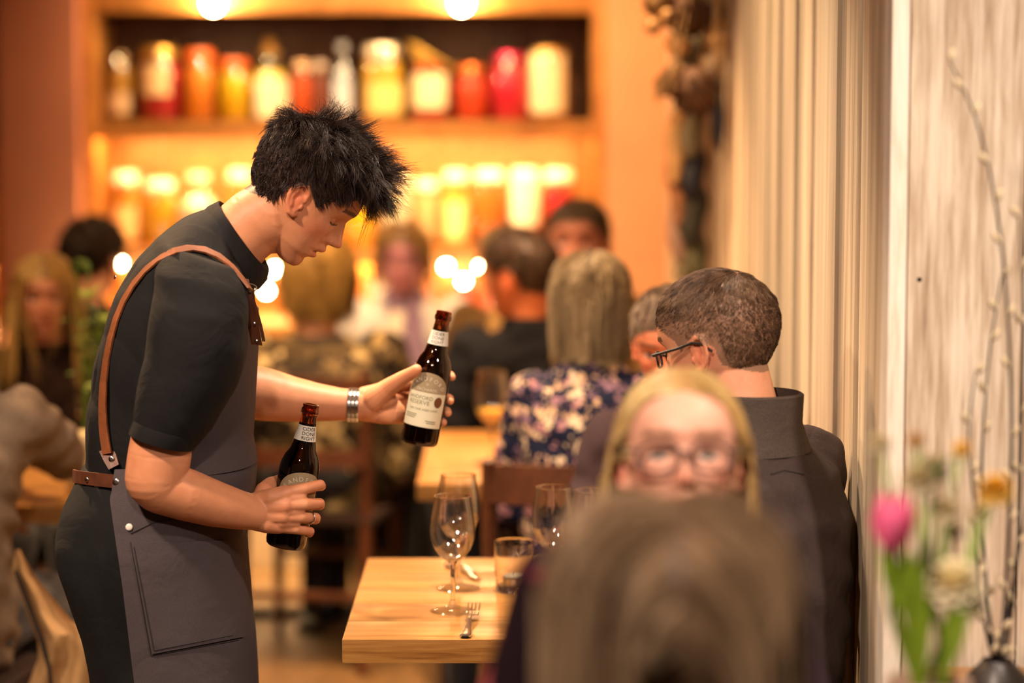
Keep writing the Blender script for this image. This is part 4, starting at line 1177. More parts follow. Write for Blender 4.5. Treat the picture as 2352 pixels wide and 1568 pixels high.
# ---- hair
def wl(root, g_):
    top = np.clip((root[:, 2] - 70) / 70, 0, 1); front = np.clip((root[:, 0] + 20) / 110, 0, 1); back = np.clip((-root[:, 0] - 40) / 90, 0, 1)
    return 20 + 74 * top + 34 * front * top - 6 * back * (1 - top)
def wlift(root):
    top = np.clip((root[:, 2] - 60) / 80, 0, 1); front = np.clip((root[:, 0] - 20) / 80, 0, 1)
    return .30 + 1.25 * top + .2 * front * top
M_WHAIR = hair_mat('dark_brown_hair', '#150e0c', '#40302a', .5)
hme = grow_hair(HM, 15000, wl, whorl=(-95, 0, 150), lift=wlift, grav=.10, S=8, clump=.34, ncl=800, jit=.20, rad=.55, offs=(.0, .09), seed=11, cmix=.25, mask_extra=lambda p: ~((p[:, 0] > 70) & (p[:, 2] < 100)), lift_decay=.78)
link('hair', hme, M_WHAIR, WT)
# wisps on top and at the fringe
hme2 = grow_hair(HM, 1100, lambda r_, g_: 58 + 78 * np.clip((r_[:, 0] + 60) / 150, 0, 1), whorl=(-90, 0, 150), lift=.85, grav=.16, S=10, clump=.75, ncl=130, jit=.42, rad=.5, offs=(.06, .24), seed=5, lift_decay=.86, mask_extra=lambda p: (p[:, 2] > 85))
link('hair', hme2, M_WHAIR, WT)

# ---- trousers with legs down to the floor, shoes
HIP = [(196, 1060, 560, 1060, .150), (180, 1105, 562, 1105, .160), (152, 1165, 560, 1165, .172), (139, 1235, 545, 1235, .178), (143, 1300, 545, 1300, .176), (166, 1375, 552, 1375, .170), (193, 1455, 560, 1455, .164), (208, 1530, 566, 1530, .160), (218, 1600, 566, 1600, .155), (235, 1680, 550, 1680, .150)]
g = MB()
g.loft([sec_px(a, b, c, d, YW, hw, 2.3) for a, b, c, d, hw in HIP], n=44)
for sd, dx in ((-1, -40), (1, 50)):
    g.chain([px(385 + dx * .2, 1560, YW + sd * .085), px(370 + dx, 2000, YW + sd * .09), px(345 + dx, 2440, YW + sd * .09)], [.092, .075, .062], n=20)
me = remesh(g.mesh(), .007, 7)
def tf(co):
    out = np.zeros(len(co))
    for i, p in enumerate(co):
        q = p[0] * 60 + p[2] * 14 + 3 * mnoise.noise((p[0] * 6, p[1] * 6, p[2] * 5))
        out[i] = .0045 * mnoise.noise((p[0] * 12, p[1] * 8, p[2] * 4)) + .003 * math.sin(q)
    return out
displace(me, tf)
trousers = link('trousers', me, M_TROUS, WT)
for sd, dx in ((-1, -40), (1, 50)):
    c = px(345 + dx, 2440, YW + sd * .09)
    MB().chain([(c.x - .02, c.y, .05), (c.x + .10, c.y, .045), (c.x + .17, c.y, .035)], [.05, .045, .034], n=14).build('shoe', MATS['shoe_leather'], WT, voxel=.008, sm=4)

# ---- apron: skirt wrapped round the hips and bib up the chest (thick shells)
def shell(rows, name, mat, thick=.004, n=60, parent=WT, wob=0):
    """rows: (xb,yb,xf,yf,hw,ang) ellipse sections cut to +-ang from the front"""
    outer = []; inner = []
    for (xb, yb, xf, yf, hw, ang) in rows:
        c, u, v, e = sec_px(xb, yb, xf, yf, YW, hw)
        ro = []; ri = []
        for i in range(n + 1):
            t = R(-ang + 2 * ang * i / n)
            ct, st = math.cos(t), math.sin(t)
            p = c + u * (abs(ct) ** (2 / e) * (1 if ct >= 0 else -1)) + v * (abs(st) ** (2 / e) * (1 if st >= 0 else -1))
            o = (u.normalized() * ct + Vector((0, 1, 0)) * st).normalized()
            w_ = wob * math.sin(3.1 * t + yb * .006) + wob * .7 * mnoise.noise((t * 2.3, yb * .008, 3))
            ro.append(p + o * (thick + w_)); ri.append(p + o * w_)
        outer.append(ro); inner.append(ri)
    v = []; f = []; m = n + 1; k = len(rows)
    for r_ in outer: v += r_
    for r_ in inner: v += r_
    B0 = m * k
    for j in range(k - 1):
        for i in range(n):
            f.append((j * m + i, j * m + i + 1, (j + 1) * m + i + 1, (j + 1) * m + i))
            f.append((B0 + j * m + i, B0 + (j + 1) * m + i, B0 + (j + 1) * m + i + 1, B0 + j * m + i + 1))
        for i, s in ((0, 1), (n, -1)):
            f.append((j * m + i, (j + 1) * m + i, B0 + (j + 1) * m + i, B0 + j * m + i))
    for j in (0, k - 1):
        for i in range(n): f.append((j * m + i, j * m + i + 1, B0 + j * m + i + 1, B0 + j * m + i))
    return MB().add(v, f).build(name, mat, parent)
def dense(rows, sub=4):
    out = []
    a = np.array(rows, float); n = (len(rows) - 1) * sub + 1
    for i in range(n):
        u = i / sub; x_ = np.arange(len(rows))
        out.append(tuple(np.interp(u, x_, a[:, c]) for c in range(a.shape[1])))
    return out
SKIRT = [(190, 1052, 572, 1030, .160, 112), (178, 1100, 581, 1075, .168, 122), (165, 1120, 577, 1120, .174, 124), (148, 1170, 566, 1165, .182, 124), (136, 1235, 556, 1235, .187, 122), (140, 1300, 559, 1300, .186, 120), (163, 1375, 567, 1375, .182, 118), (190, 1455, 578, 1455, .178, 117), (206, 1530, 585, 1530, .176, 116), (214, 1610, 590, 1610, .176, 116), (216, 1750, 592, 1750, .178, 116), (216, 1950, 590, 1950, .18, 116)]
EDGE = [(1030, 268), (1075, 262), (1100, 258), (1120, 260), (1165, 268), (1235, 278), (1300, 287), (1375, 296), (1455, 305), (1530, 315), (1610, 325), (1750, 340), (1950, 360)]
def edge_angle(row):
    xb, yb, xf, yf, hw, an = row
    x_ = float(np.interp(yf, [e[0] for e in EDGE], [e[1] for e in EDGE])); x_ = 1176 + (x_ - 1176) * (YW - hw * .9) / YW
    cx, hx = (xb + xf) / 2, (xf - xb) / 2
    c = max(-.99, min(.99, (x_ - cx) / hx)); c = (abs(c) ** 1.15) * (1 if c > 0 else -1)
    return (xb, yb, xf, yf, hw, math.degrees(math.acos(c)))
apron = shell([edge_angle(r_) for r_ in dense(SKIRT)], 'apron_skirt', M_APRON, .004, 80, wob=.003)
BIB = [(286, 690, 588, 715, .195, 40), (250, 762, 588, 772, .185, 50), (228, 840, 584, 845, .173, 58), (212, 930, 578, 935, .163, 66), (205, 1010, 572, 1005, .157, 78), (204, 1035, 577, 1035, .158, 92), (204, 1062, 583, 1060, .160, 96)]
bib = shell(dense(BIB), 'apron_bib', M_APRON, .004, 60, wob=.002)
# belt band of leather round the back, standing off at the spine
def strap(pts3, half_w, width_dirs, outs, name, mat, thick=.003, parent=WT):
    return MB().band(pts3, [Vector(d) * half_w for d in width_dirs], thick, outs).build(name, mat, parent)
ab = bvh_of(apron); sb = bvh_of(shirt)
ctrl = [(300, 1108, 3.785), (262, 1105, 3.795), (225, 1101, 3.815), (192, 1097, 3.85), (174, 1094, 3.90), (169, 1092, 3.95), (175, 1092, 4.0), (195, 1094, 4.05), (230, 1098, 4.09)]
pts = [px(*c) for c in ctrl]
outs = []
for i in range(len(pts)):
    d = (pts[min(i + 1, len(pts) - 1)] - pts[max(i - 1, 0)]).normalized(); outs.append(d.cross(Vector((0, 0, 1))).normalized() * 1)
belt = strap(pts, .0105, [(0.02, 0, 1)] * len(pts), outs, 'belt_strap', M_LEATHERD, .0035)
def rivet(p, n, r, name, parent, mat=None, h=.4):
    q = Vector(n).to_track_quat('Z', 'Y').to_matrix().to_4x4()
    MB().lathe([(r, -.001), (r, r * .15), (r * .8, r * h * .8), (r * .4, r * h), (.0001, r * h * 1.05)], Matrix.Translation(p) @ q, n=16).build(name, mat or M_STEEL, parent)
rivet(px(267, 1107, 3.788), (-.2, -1, .1), .0062, 'rivet', belt)
rivet(px(199, 1101, 3.836), (-.5, -1, .1), .0038, 'rivet', belt)
# shoulder strap laid over the near shoulder and down the back, on the shirt surface
SP = [(566, 668), (553, 640), (530, 608), (500, 583), (468, 569), (436, 564), (404, 570), (370, 588), (336, 616), (306, 652), (286, 690), (270, 730), (258, 775), (249, 825), (243, 875), (238, 930), (238, 985), (246, 1022), (252, 1040)]
pp = [project(sb, a, b, .004, 3.85) for a, b in SP]
P3 = [p for p, n in pp]; N3 = [n for p, n in pp]
def strip(P3, N3, hw, name, mat, thick=.003):
    wd_ = []
    for i in range(len(P3)):
        d = (P3[min(i + 1, len(P3) - 1)] - P3[max(i - 1, 0)]).normalized()
        wd_.append(d.cross(N3[i]).normalized())
    return MB().band(P3, [w * h_ for w, h_ in zip(wd_, hw)], thick, N3).build(name, mat, WT)
# keep the normals running smoothly along the strap
for _ in range(5):
    N3 = [(N3[max(i - 1, 0)] + N3[i] * 2 + N3[min(i + 1, len(N3) - 1)]).normalized() for i in range(len(N3))]
    P3 = [P3[0]] + [(P3[i - 1] + P3[i] * 2 + P3[i + 1]) / 4 for i in range(1, len(P3) - 1)] + [P3[-1]]
def lift_clear(bvh, p, off=.005):
    o = Vector((0, 0, CAM_Z)); d = (p - o); L_ = d.length; d.normalize()
    h = bvh.ray_cast(o, d)
    return o + d * (h[3] - off) if h[0] is not None and h[3] - off < L_ else p
P3 = [lift_clear(sb, p + n * .003) for p, n in zip(P3, N3)]
st = strip(P3, N3, [.0088] * len(P3), 'shoulder_strap', M_LEATHER)
# the other strap seen edge-on along the spine
SP2 = [(515, 470, 4.02), (440, 494, 4.03), (370, 536, 4.02), (315, 598, 4.0), (274, 672, 3.98), (246, 748, 3.96), (228, 830, 3.94), (219, 900, 3.92), (216, 960, 3.90), (224, 1000, 3.88), (244, 1035, 3.855)]
q2 = [px(*c) for c in SP2]; o2 = []
for i in range(len(q2)):
    d = (q2[min(i + 1, len(q2) - 1)] - q2[max(i - 1, 0)]).normalized(); o2.append(Vector((0, -1, 0)).cross(d).normalized())
q2 = [p + o * .006 for p, o in zip(q2, o2)]
MB().band(q2, [Vector((0, .0085, 0))] * len(q2), .003, o2).build('shoulder_strap', M_LEATHER, WT)
# front tab with buckle and hanging strap ends
tab = MB().band([px(558, 640, 3.80), px(566, 675, 3.80), px(575, 715, 3.81), px(584, 760, 3.83), px(590, 792, 3.84)], [Vector((.009, 0, -.001))] * 5, .004, [Vector((.1, -1, 0))] * 5).build('strap_tab', M_LEATHERD, WT)
MB().band([px(572, 655, 3.815), px(585, 700, 3.82), px(598, 745, 3.83), px(606, 784, 3.835)], [Vector((.0028, 0, 0))] * 4, .003, [Vector((.1, -1, 0))] * 4).build('strap_end', M_LEATHERD, WT)
ring = [px(572 + 17 * math.cos(a), 661 + 9 * math.sin(a), 3.80 - .006 * math.sin(a)) for a in np.linspace(0, 6.283, 21)[:-1]]
MB().tube(ring, .0012, n=6, closed=True).build('buckle_ring', M_STEEL, tab)
rivet(px(558, 642, 3.796), (0, -1, .2), .0028, 'rivet', tab)
rivet(px(584, 742, 3.815), (0, -1, .2), .0025, 'rivet', tab); rivet(px(589, 782, 3.83), (0, -1, .2), .0025, 'rivet', tab)
# lower back clip on the strap
pc, nc = project(ab, 258, 1062, .004, 3.81)
clip = MB().band([px(243, 1030, 3.82), px(252, 1048, 3.808), px(262, 1072, 3.798)], [Vector((.010, 0, .004)), Vector((.0105, 0, .004)), Vector((.008, 0, .004))], .004, [Vector((-.2, -1, 0))] * 3).build('strap_clip', M_LEATHERD, WT)
rivet(px(256, 1054, 3.802), (-.2, -1, .1), .005, 'rivet', clip)
ring = [px(245 + 6 * math.cos(a), 1034 + 13 * math.sin(a), 3.812) for a in np.linspace(0, 6.283, 17)[:-1]]
MB().tube(ring, .0011, n=6, closed=True).build('clip_ring', M_STEEL, clip)
rivet(px(264, 636, 3.90), (-1, -.4, .4), .0035, 'rivet', st)
# pocket: raised patch with seams on the skirt
def patch(bvh, corners, name, mat, off=.003, n=14, parent=WT):
    (ax_, ay), (bx_, by), (cx_, cy), (dx_, dy) = corners
    v = []; f = []
    for o in (off, .0005):
        for j in range(n + 1):
            for i in range(n + 1):
                s, t = i / n, j / n
                X = (1 - t) * ((1 - s) * ax_ + s * bx_) + t * ((1 - s) * dx_ + s * cx_); Yp = (1 - t) * ((1 - s) * ay + s * by) + t * ((1 - s) * dy + s * cy)
                p, _n = project(bvh, X, Yp, o, 3.78); v.append(p)
    m = n + 1
    for j in range(n):
        for i in range(n):
            f.append((j * m + i, j * m + i + 1, (j + 1) * m + i + 1, (j + 1) * m + i))
    K = m * m
    for i in range(n):
        for a, b in ((i, i + 1), (n * m + i, n * m + i + 1), (i * m, (i + 1) * m), (i * m + n, (i + 1) * m + n)):
            f.append((a, b, K + b, K + a))
    return MB().add(v, f).build(name, mat, parent)
pocket = patch(ab, [(302, 1246), (520, 1240), (556, 1462), (350, 1500)], 'pocket', M_APRON, .004)
pb = bvh_of(pocket)
M_THREAD = plain('seam_thread', '#2b2728', .9)
def seam(bvh, pts, name, parent, r=.0007, off=.001):
    ps = []
    for (a, b), (c, d) in zip(pts[:-1], pts[1:]):
        for i in range(12):
            s = i / 12; ps.append(project(bvh, a + (c - a) * s, b + (d - b) * s, off, 3.78)[0])
    MB().tube(ps, r, n=5).build(name, M_THREAD, parent)
seam(pb, [(308, 1256), (354, 1493), (550, 1455)], 'seam', pocket)
seam(ab, [(300, 1244), (347, 1505), (566, 1466)], 'seam', pocket)
seam(ab, [(300, 1225), (352, 1200), (420, 1188)], 'seam', apron)
p, n_ = project(ab, 297, 1210, .0015, 3.78)
rivet(p, n_, .0056, 'snap_button', apron, plain('pearl', '#e9e2d6', .3))
# ---- wrist watch on the far arm, ring on the near hand
wt = bpy.data.objects.new('wrist_watch', None); COL.objects.link(wt); wt.parent = WT; wt.matrix_parent_inverse = parent_world(WT).inverted()
wa = (px(842, 931, 4.14) - px(790, 929, 4.14)).normalized(); wc = px(812, 930, 4.14)
wu = Vector((0, 0, 1)); wu = (wu - wa * wu.dot(wa)).normalized(); wv = wa.cross(wu)
rr = pm(37.5, 4.14)
for k in range(18):
    a = 2 * math.pi * k / 18
    q = Matrix((wa, wu * math.cos(a) + wv * math.sin(a), wv * math.cos(a) - wu * math.sin(a))).transposed().to_4x4()
    c = wc + (wu * math.cos(a) + wv * math.sin(a)) * rr
    for j in (-1, 0, 1):
        MB().box((-.0030 + j * .0066, -.0013, -.0044), (.0030 + j * .0066, .0015, .0044), .0006, Matrix.Translation(c) @ q).build('link', M_STEEL, wt)
a = math.pi * .5
wv = -wv
c = wc + wv * (rr + .003)
MB().lathe([(.017, -.003), (.018, 0), (.018, .004), (.015, .006), (.0001, .006)], Matrix.Translation(c) @ wv.to_track_quat('Z', 'Y').to_matrix().to_4x4(), n=32).build('case', M_STEEL, wt)
rc_, rd_ = hp(714, 1188.5, 3.838), (hp(725, 1189, 3.847) - hp(692, 1188, 3.826)).normalized()
ru = Vector((0, 0, 1)); ru = (ru - rd_ * ru.dot(rd_)).normalized(); rv = rd_.cross(ru)
rg = [rc_ + (ru * math.cos(a) + rv * math.sin(a)) * .0094 for a in np.linspace(0, 6.283, 33)[:-1]]
MB().tube(rg, .0013, n=8, closed=True).build('finger_ring', M_STEEL, WT)

# ================================================================== the two bottles he holds
M_AMBER = glass('amber_glass', (.34, .10, .014), .02, 1.5)
M_CIDER = plain('cider', '#2a1206', .2)
M_PAPER = plain('cream_paper', '#d8d2b4', .75, var=.03)
M_PAPER2 = plain('white_paper', '#d9d4c6', .75, var=.03)
M_TAN = plain('tan_print', '#9c8a6a', .75, var=.04)
M_INK = plain('ink', '#2b2620', .8)
M_INKG = plain('grey_ink', '#8b8468', .8)
M_WHITEINK = plain('pale_ink', '#d9cfb5', .8)
M_SEALINK = plain('bronze_ink', '#6b3c1c', .6)
BP = [(.0001, .0), (.0275, .0), (.0308, .003), (.0322, .010), (.0322, .122), (.0312, .135), (.0272, .149), (.0206, .160), (.0180, .172), (.0160, .184), (.0136, .200), (.0122, .211), (.0121, .216), (.0140, .218), (.0140, .2245), (.0127, .2265), (.0131, .229), (.0126, .232), (.0098, .232), (.0098, .215)]
def brad(z): return float(np.interp(z, [p[1] for p in BP[1:18]], [p[0] for p in BP[1:18]]))
def text_geo(s, size, align='CENTER', space=1.0):
    c = bpy.data.curves.new('t', 'FONT'); c.body = s; c.size = size; c.align_x = align; c.space_character = space; c.resolution_u = 3
    o = bpy.data.objects.new('t', c); COL.objects.link(o)
    dg = bpy.context.evaluated_depsgraph_get(); dg.update()
    me = bpy.data.meshes.new_from_object(o.evaluated_get(dg))
    v = [Vector(p.co) for p in me.vertices]; f = [tuple(p.vertices) for p in me.polygons]
    bpy.data.objects.remove(o); bpy.data.curves.remove(c); bpy.data.meshes.remove(me)
    return v, f
def bottle(top, bot, Y, label, yaw, dY=0):
    a, b = px(*bot, Y), px(*top, Y + dY)
    z = (b - a).normalized(); H = (b - a).length; s = H / .232
    y = Vector((0, 1, 0)); y = (y - z * y.dot(z)).normalized(); x = y.cross(z)
    Mx = Matrix((x, y, z)).transposed().to_4x4(); Mx.translation = a
    Mx = Mx @ Matrix.Scale(s, 4)
    t = thing('cider_bottle', label, 'bottle', a)
    MB().lathe(BP, Mx, n=64, cap=False).build('glass_body', M_AMBER, t)
    MB().lathe([(.0001, .004), (.0285, .004), (.0298, .012), (.0298, .12), (.025, .148), (.018, .160), (.0150, .176), (.0001, .176)], Mx, n=40, cap=False).build('cider', M_CIDER, t)
    def cyl(u, zz, o=.0005):        # label plane (metres along, height) -> bottle surface
        r_ = brad(zz) + o; an = u / brad(zz) + R(yaw) - math.pi / 2
        return Mx @ Vector((r_ * math.cos(an), r_ * math.sin(an), zz))
    def sheet(name, z0, z1, half, mat, top_arch=None, o=.0004, parent=t, nu=28, nz=6, u0=0):
        v = []; f = []
        for j in range(nz + 1):
            for i in range(nu + 1):
                u = -half + 2 * half * i / nu
                zt = z1 if top_arch is None else z0 + (z1 - z0) * math.sqrt(max(0, 1 - (u / (half * 1.001)) ** 2))
                v.append(cyl(u + u0, z0 + (zt - z0) * j / nz, o))
        for j in range(nz):
            for i in range(nu): f.append((j * (nu + 1) + i, j * (nu + 1) + i + 1, (j + 1) * (nu + 1) + i + 1, (j + 1) * (nu + 1) + i))
        return MB().add(v, f).build(name, mat, parent)
    def write(s_, size, u, zz, mat, name, parent, space=1.0, arc=None):
        mb = MB()
        if arc is None:
            v, f = text_geo(s_, size, 'CENTER', space)
            mb.add([cyl(p.x + u, zz + p.y, .0009) for p in v], f)
        else:
            rad_, span = arc
            for i, ch in enumerate(s_):
                an = R(-span / 2 + span * i / (len(s_) - 1))
                v, f = text_geo(ch, size)
                mb.add([cyl(u + math.sin(an) * (rad_ + p.y) + math.cos(an) * p.x, zz + math.cos(an) * (rad_ + p.y) - math.sin(an) * p.x, .0009) for p in v], f)
        return mb.build(name, mat, parent, smooth=False)
    nl = sheet('neck_label', .1745, .1985, .047, M_PAPER2, nu=60)
    for i, w_ in enumerate(('CIDER', 'DONE', 'RIGHT')):
        write(w_, .0076, 0, .1912 - .0072 * i, M_INK, 'lettering', nl, 1.05)
    fl = sheet('front_label', .033, .0925, .0405, M_PAPER, nu=40)
    al = sheet('arch_label', .0925, .127, .0405, M_TAN, 1, nu=40)
    write('SANDFORD', .0098, 0, .0815, M_WHITEINK, 'lettering', al, arc=(.0315, 108))
    write('ORCHARDS', .0068, 0, .0955, M_WHITEINK, 'lettering', al)
    write('*', .012, 0, .1005, M_WHITEINK, 'emblem', al)
    write('SANDFORD', .0088, -.010, .0805, M_INKG, 'lettering', fl, 1.05)
    write('RESERVE', .0100, -.010, .0715, M_INKG, 'lettering', fl, 1.05)
    write('OAK CASK AGED CIDER', .0048, 0, .0615, M_INKG, 'lettering', fl)
    for (u_, z_, w_) in ((-.021, .0535, .012), (-.0215, .0505, .0115), (-.0225, .0475, .0105), (.017, .0445, .0095), (.018, .0412, .0085)):
        v = [cyl(u_ + w_ * sx, z_ + .0007 * sz, .0009) for sx in (-1, -.5, 0, .5, 1) for sz in (-1, 1)]
        MB().add(v, [(2 * i, 2 * i + 2, 2 * i + 3, 2 * i + 1) for i in range(4)]).build('print_line', M_INKG, fl, smooth=False)
    v = []; n = 28
    for i in range(n): v.append(cyl(.0245 + .0076 * math.cos(2 * math.pi * i / n), .0785 + .0092 * math.sin(2 * math.pi * i / n), .0010))
    v.append(cyl(.0245, .0785, .0012))
    MB().add(v, [(i, (i + 1) % n, n) for i in range(n)]).build('round_seal', M_SEALINK, fl)
    return t
bottle((715, 928), (655, 1254), 3.884, 'brown cider bottle gripped low against the grey apron', 22)
bottle((1020, 715), (962, 1018), 4.105, 'brown cider bottle held up to show its cream front label', -7)
# ================================================================== the guests
# ---- man with black spectacles, back to us at the wine table
M_JACKET = fabric('brown_corduroy', '#3d3230', .3, 700, .9, .3, 14)
M_JCOLLAR = fabric('corduroy_collar', '#4a403a', .3, 700, .9, .35, 20)
ear = px(1602, 818, 3.72)
lf = Vector((math.cos(R(152 + 90)), math.sin(R(152 + 90)), 0))
O1 = ear - lf * .074
m1, MH1, I1 = seated('man in dark corduroy jacket and black spectacles, seen from behind', O1, 152, 13, 135, (.345, 3.66), M_JACKET, neck=.103, skin='#d99b78', scalp='#8c6c56', low_mat=plain('navy_jeans', '#171a24', .85), hair=[
    dict(n=16000, length=lambda r_, g_: 5 + 26 * np.clip((r_[:, 2] - 70) / 80, 0, 1) ** 1.3, whorl=(-85, 0, 160), lift=.30, grav=.12, S=5, clump=.18, ncl=700, jit=.10, rad=.62, offs=(0, .03), seed=3, mask_extra=lambda p: ~((p[:, 0] > -60) & (p[:, 2] < 40 + .32 * (p[:, 0] + 60) + 26 * np.sin(p[:, 0] * 12.9 + p[:, 1] * 78.2 + p[:, 2] * 37.7))))], hmat=hair_mat('short_brown_hair', '#2a1b13', '#7a5f49', .55), fine=True, wide=.97, s=1.03, vox=.0055, tops='jacket', brow='#4a3626')
# corduroy jacket collar turned up round the neck, yoke seam
N_, l_, f_ = I1['N'], I1['l'], I1['f']
MB().loft([(N_ - Vector((0, 0, .045)), l_ * .108, f_ * .098), (N_ + Vector((0, 0, .0)) - f_ * .006, l_ * .085, f_ * .082), (N_ + Vector((0, 0, .045)) - f_ * .014, l_ * .078, f_ * .079), (N_ + Vector((0, 0, .048)) - f_ * .014, l_ * .073, f_ * .074), (N_ + Vector((0, 0, .01)) - f_ * .010, l_ * .070, f_ * .07)], n=40, cap=False).build('collar', M_JCOLLAR, m1)
spectacles(m1, MH1, '#16120f', temple_z=18, fwd=4, w=1.04, r_=(27, 17), tt=3.4)
jb = bvh_of([c for c in m1.children if c.name.startswith('jacket')][0])
for pts in ([(1770, 1090), (1800, 1080), (1850, 1090)],):
    seam(jb, pts, 'seam', m1, .0012, .001)

# ---- man across the wine table
M_SHIRT2 = fabric('plum_shirt', '#3b2a2c')
seated('flushed grey-haired man facing us behind the man in spectacles', px(1540, 800, 4.80), -104, 16, -98, (.295, 4.84), M_SHIRT2, wide=.9, skin='#dc8a66', scalp='#5c4a3a', hair=dict(n=4500, length=lambda r_, g_: 12 + 22 * np.clip((r_[:, 2] - 60) / 90, 0, 1), whorl=(-85, 0, 160), lift=.35, grav=.12, S=5, clump=.4, ncl=350, jit=.16, rad=.85, offs=(0, .04), seed=4, recede=14), hmat=hair_mat('grey_brown_hair', '#3f3024', '#8d7660', .6), flush=1.0, brow='#6b4d38', collar=M_SHIRT2)

# ---- blonde woman in round-cornered spectacles facing us
M_BLUSH = fabric('dusty_top', '#33252a')
def long_hair(M, info, n, length, seed, part=1, rad=1.5, offs=(.02, .16), grav=.55, clump=.35, wave=0, S=16, ncl=220, **k):
    return grow_hair(M, n, length, part=part, lift=.12, grav=grav, S=S, clump=clump, ncl=ncl, jit=.07, rad=rad, offs=offs, seed=seed, colliders=shoulders_local(M, info), wave=wave, **k)
m3, MH3, I3 = seated('blonde woman with long straight hair and spectacles, facing the camera', px(1564, 1076, 2.88), -91, -14, -90, (.20, 2.97), M_BLUSH, skin='#e8ae94', scalp='#a8834c', recede=42, s=.975, wide=.86, jaw=.92, brow='#7a5a3c', fine=False, tops='blouse', flush=1.3)
HB = hair_mat('blonde_hair', '#9a7434', '#ecd297', .4)
link('hair', long_hair(MH3, I3, 4200, 430, 21, offs=(.0, .06), face=99, recede=42), HB, m3)
spectacles(m3, MH3, '#3a2320', w=1.12, r_=(35, 25), temple_z=20, fwd=2, n_exp=2.6, thick=3.2)

# ---- brown-haired woman in the foreground, back to us
M_ROSE = blotch('rose_print', '#1f0f16', ['#c04a5c', '#8e2436', '#d0606c', '#5e1524'], 15, .46)
sl = (px(1165, 1790, 2.36), px(1300, 1350, 2.30), Vector((0, -1, 0)), Vector((1, .05, .1)))
m4, MH4, I4 = seated('brown-haired woman in dark rose-print blouse in the foreground, back to us', px(1545, 1474, 2.13), 89, 4, 90, (.145, 2.0), M_ROSE, skin='#d9a284', scalp='#3a2c22', s=1.06, wide=.9, tops='blouse', arms=[sl, None])
MB().chain([px(1165, 1790, 2.36), px(1215, 1560, 2.32), px(1262, 1335, 2.29)], [.052, .042, .036], n=24).build('sleeve', M_ROSE, m4)
link('hair', long_hair(MH4, I4, 9500, 430, 31, offs=(.02, .50), rad=1.35, ncl=260, clump=.28, wave=.10), hair_mat('ash_brown_hair', '#37281c', '#a58a6c', .5), m4)

# ---- woman in floral dress at the far table
M_FLORAL = blotch('floral_print', '#171b33', ['#d9b08c', '#b98386', '#e3c7a4', '#171b33', '#8e6a7a'], 33, .47)
m5, MH5, I5 = seated('woman with long grey-blonde hair and navy floral dress, back to us', px(1356, 705, 5.36), 92, 2, 84, (.165, 5.34), M_FLORAL, skin='#d9a284', scalp='#6b5844', s=.98, wide=.92, tops='dress')
link('hair', long_hair(MH5, I5, 4200, 270, 41, offs=(.03, .30), rad=1.6, wave=.22, clump=.4, part=0, whorl=(-10, 0, 176)), hair_mat('grey_blonde_hair', '#5a4733', '#b89f78', .5), m5)

# ---- bearded man facing us
seated('bearded man with grey-brown hair facing us beyond the far table', px(1325, 575, 7.05), -97, -8, -92, (.19, 7.12), fabric('tan_shirt', '#a8824e'), skin='#c98468', scalp='#4a3b2c', beard='#a88c68', s=1.2, wide=1.05, hair=dict(n=2600, length=lambda r_, g_: 22 + 25 * np.clip((r_[:, 2] - 60) / 90, 0, 1), whorl=(-85, 0, 160), lift=.4, grav=.15, S=5, clump=.4, ncl=200, jit=.16, rad=1.3, offs=(0, .06), seed=6, recede=8), hmat=hair_mat('bearded_mans_hair', '#33281d', '#75634b', .6), collar=MATS['tan_shirt'])
# ---- man in navy jacket
seated('dark-haired man in navy jacket turned left at the far table', px(1188, 640, 6.60), 155, 4, -98, (.02, 6.72), fabric('navy_jacket', '#07080e'), skin='#cf8358', scalp='#33271d', s=1.1, hair=dict(n=2600, length=26, whorl=(-85, 0, 160), lift=.4, grav=.15, S=5, clump=.4, ncl=200, jit=.16, rad=1.3, offs=(0, .06), seed=8), hmat=hair_mat('navy_mans_hair', '#241b13', '#4a3a2a', .6), tops='jacket', collar=MATS['navy_jacket'])
# ---- grey-haired person in olive jacket
seated('grey-haired person in olive jacket behind the navy jacket', px(1160, 612, 7.75), 200, 5, 255, (-.02, 7.84), fabric('olive_jacket', '#5c4524'), skin='#cf8a5c', scalp='#8a7458', s=1.08, wide=1.05, hair=dict(n=2200, length=30, whorl=(-85, 0, 160), lift=.4, grav=.15, S=5, clump=.4, ncl=200, jit=.16, rad=1.4, offs=(0, .07), seed=9), hmat=hair_mat('pale_grey_hair', '#7a6448', '#b59a72', .6), tops='jacket')
# ---- woman in print blouse, back to us
M_LEAFY = blotch('leaf_print', '#2a2016', ['#8a7448', '#4a3b22', '#b39c6c', '#6d5a3a', '#1c150f'], 20, .55)
m8, MH8, I8 = seated('woman with wavy golden-brown hair and brown print blouse, back to us', px(735, 655, 7.10), 82, 2, 78, (-.56, 7.06), M_LEAFY, skin='#d39a72', scalp='#6b4c26', s=1.2, wide=1.12, tops='blouse')
link('hair', long_hair(MH8, I8, 3600, 190, 51, offs=(.03, .28), rad=1.6, wave=.3, clump=.5, part=0, whorl=(-40, 0, 170)), hair_mat('golden_brown_hair', '#5a3f1c', '#b08a48', .5), m8)
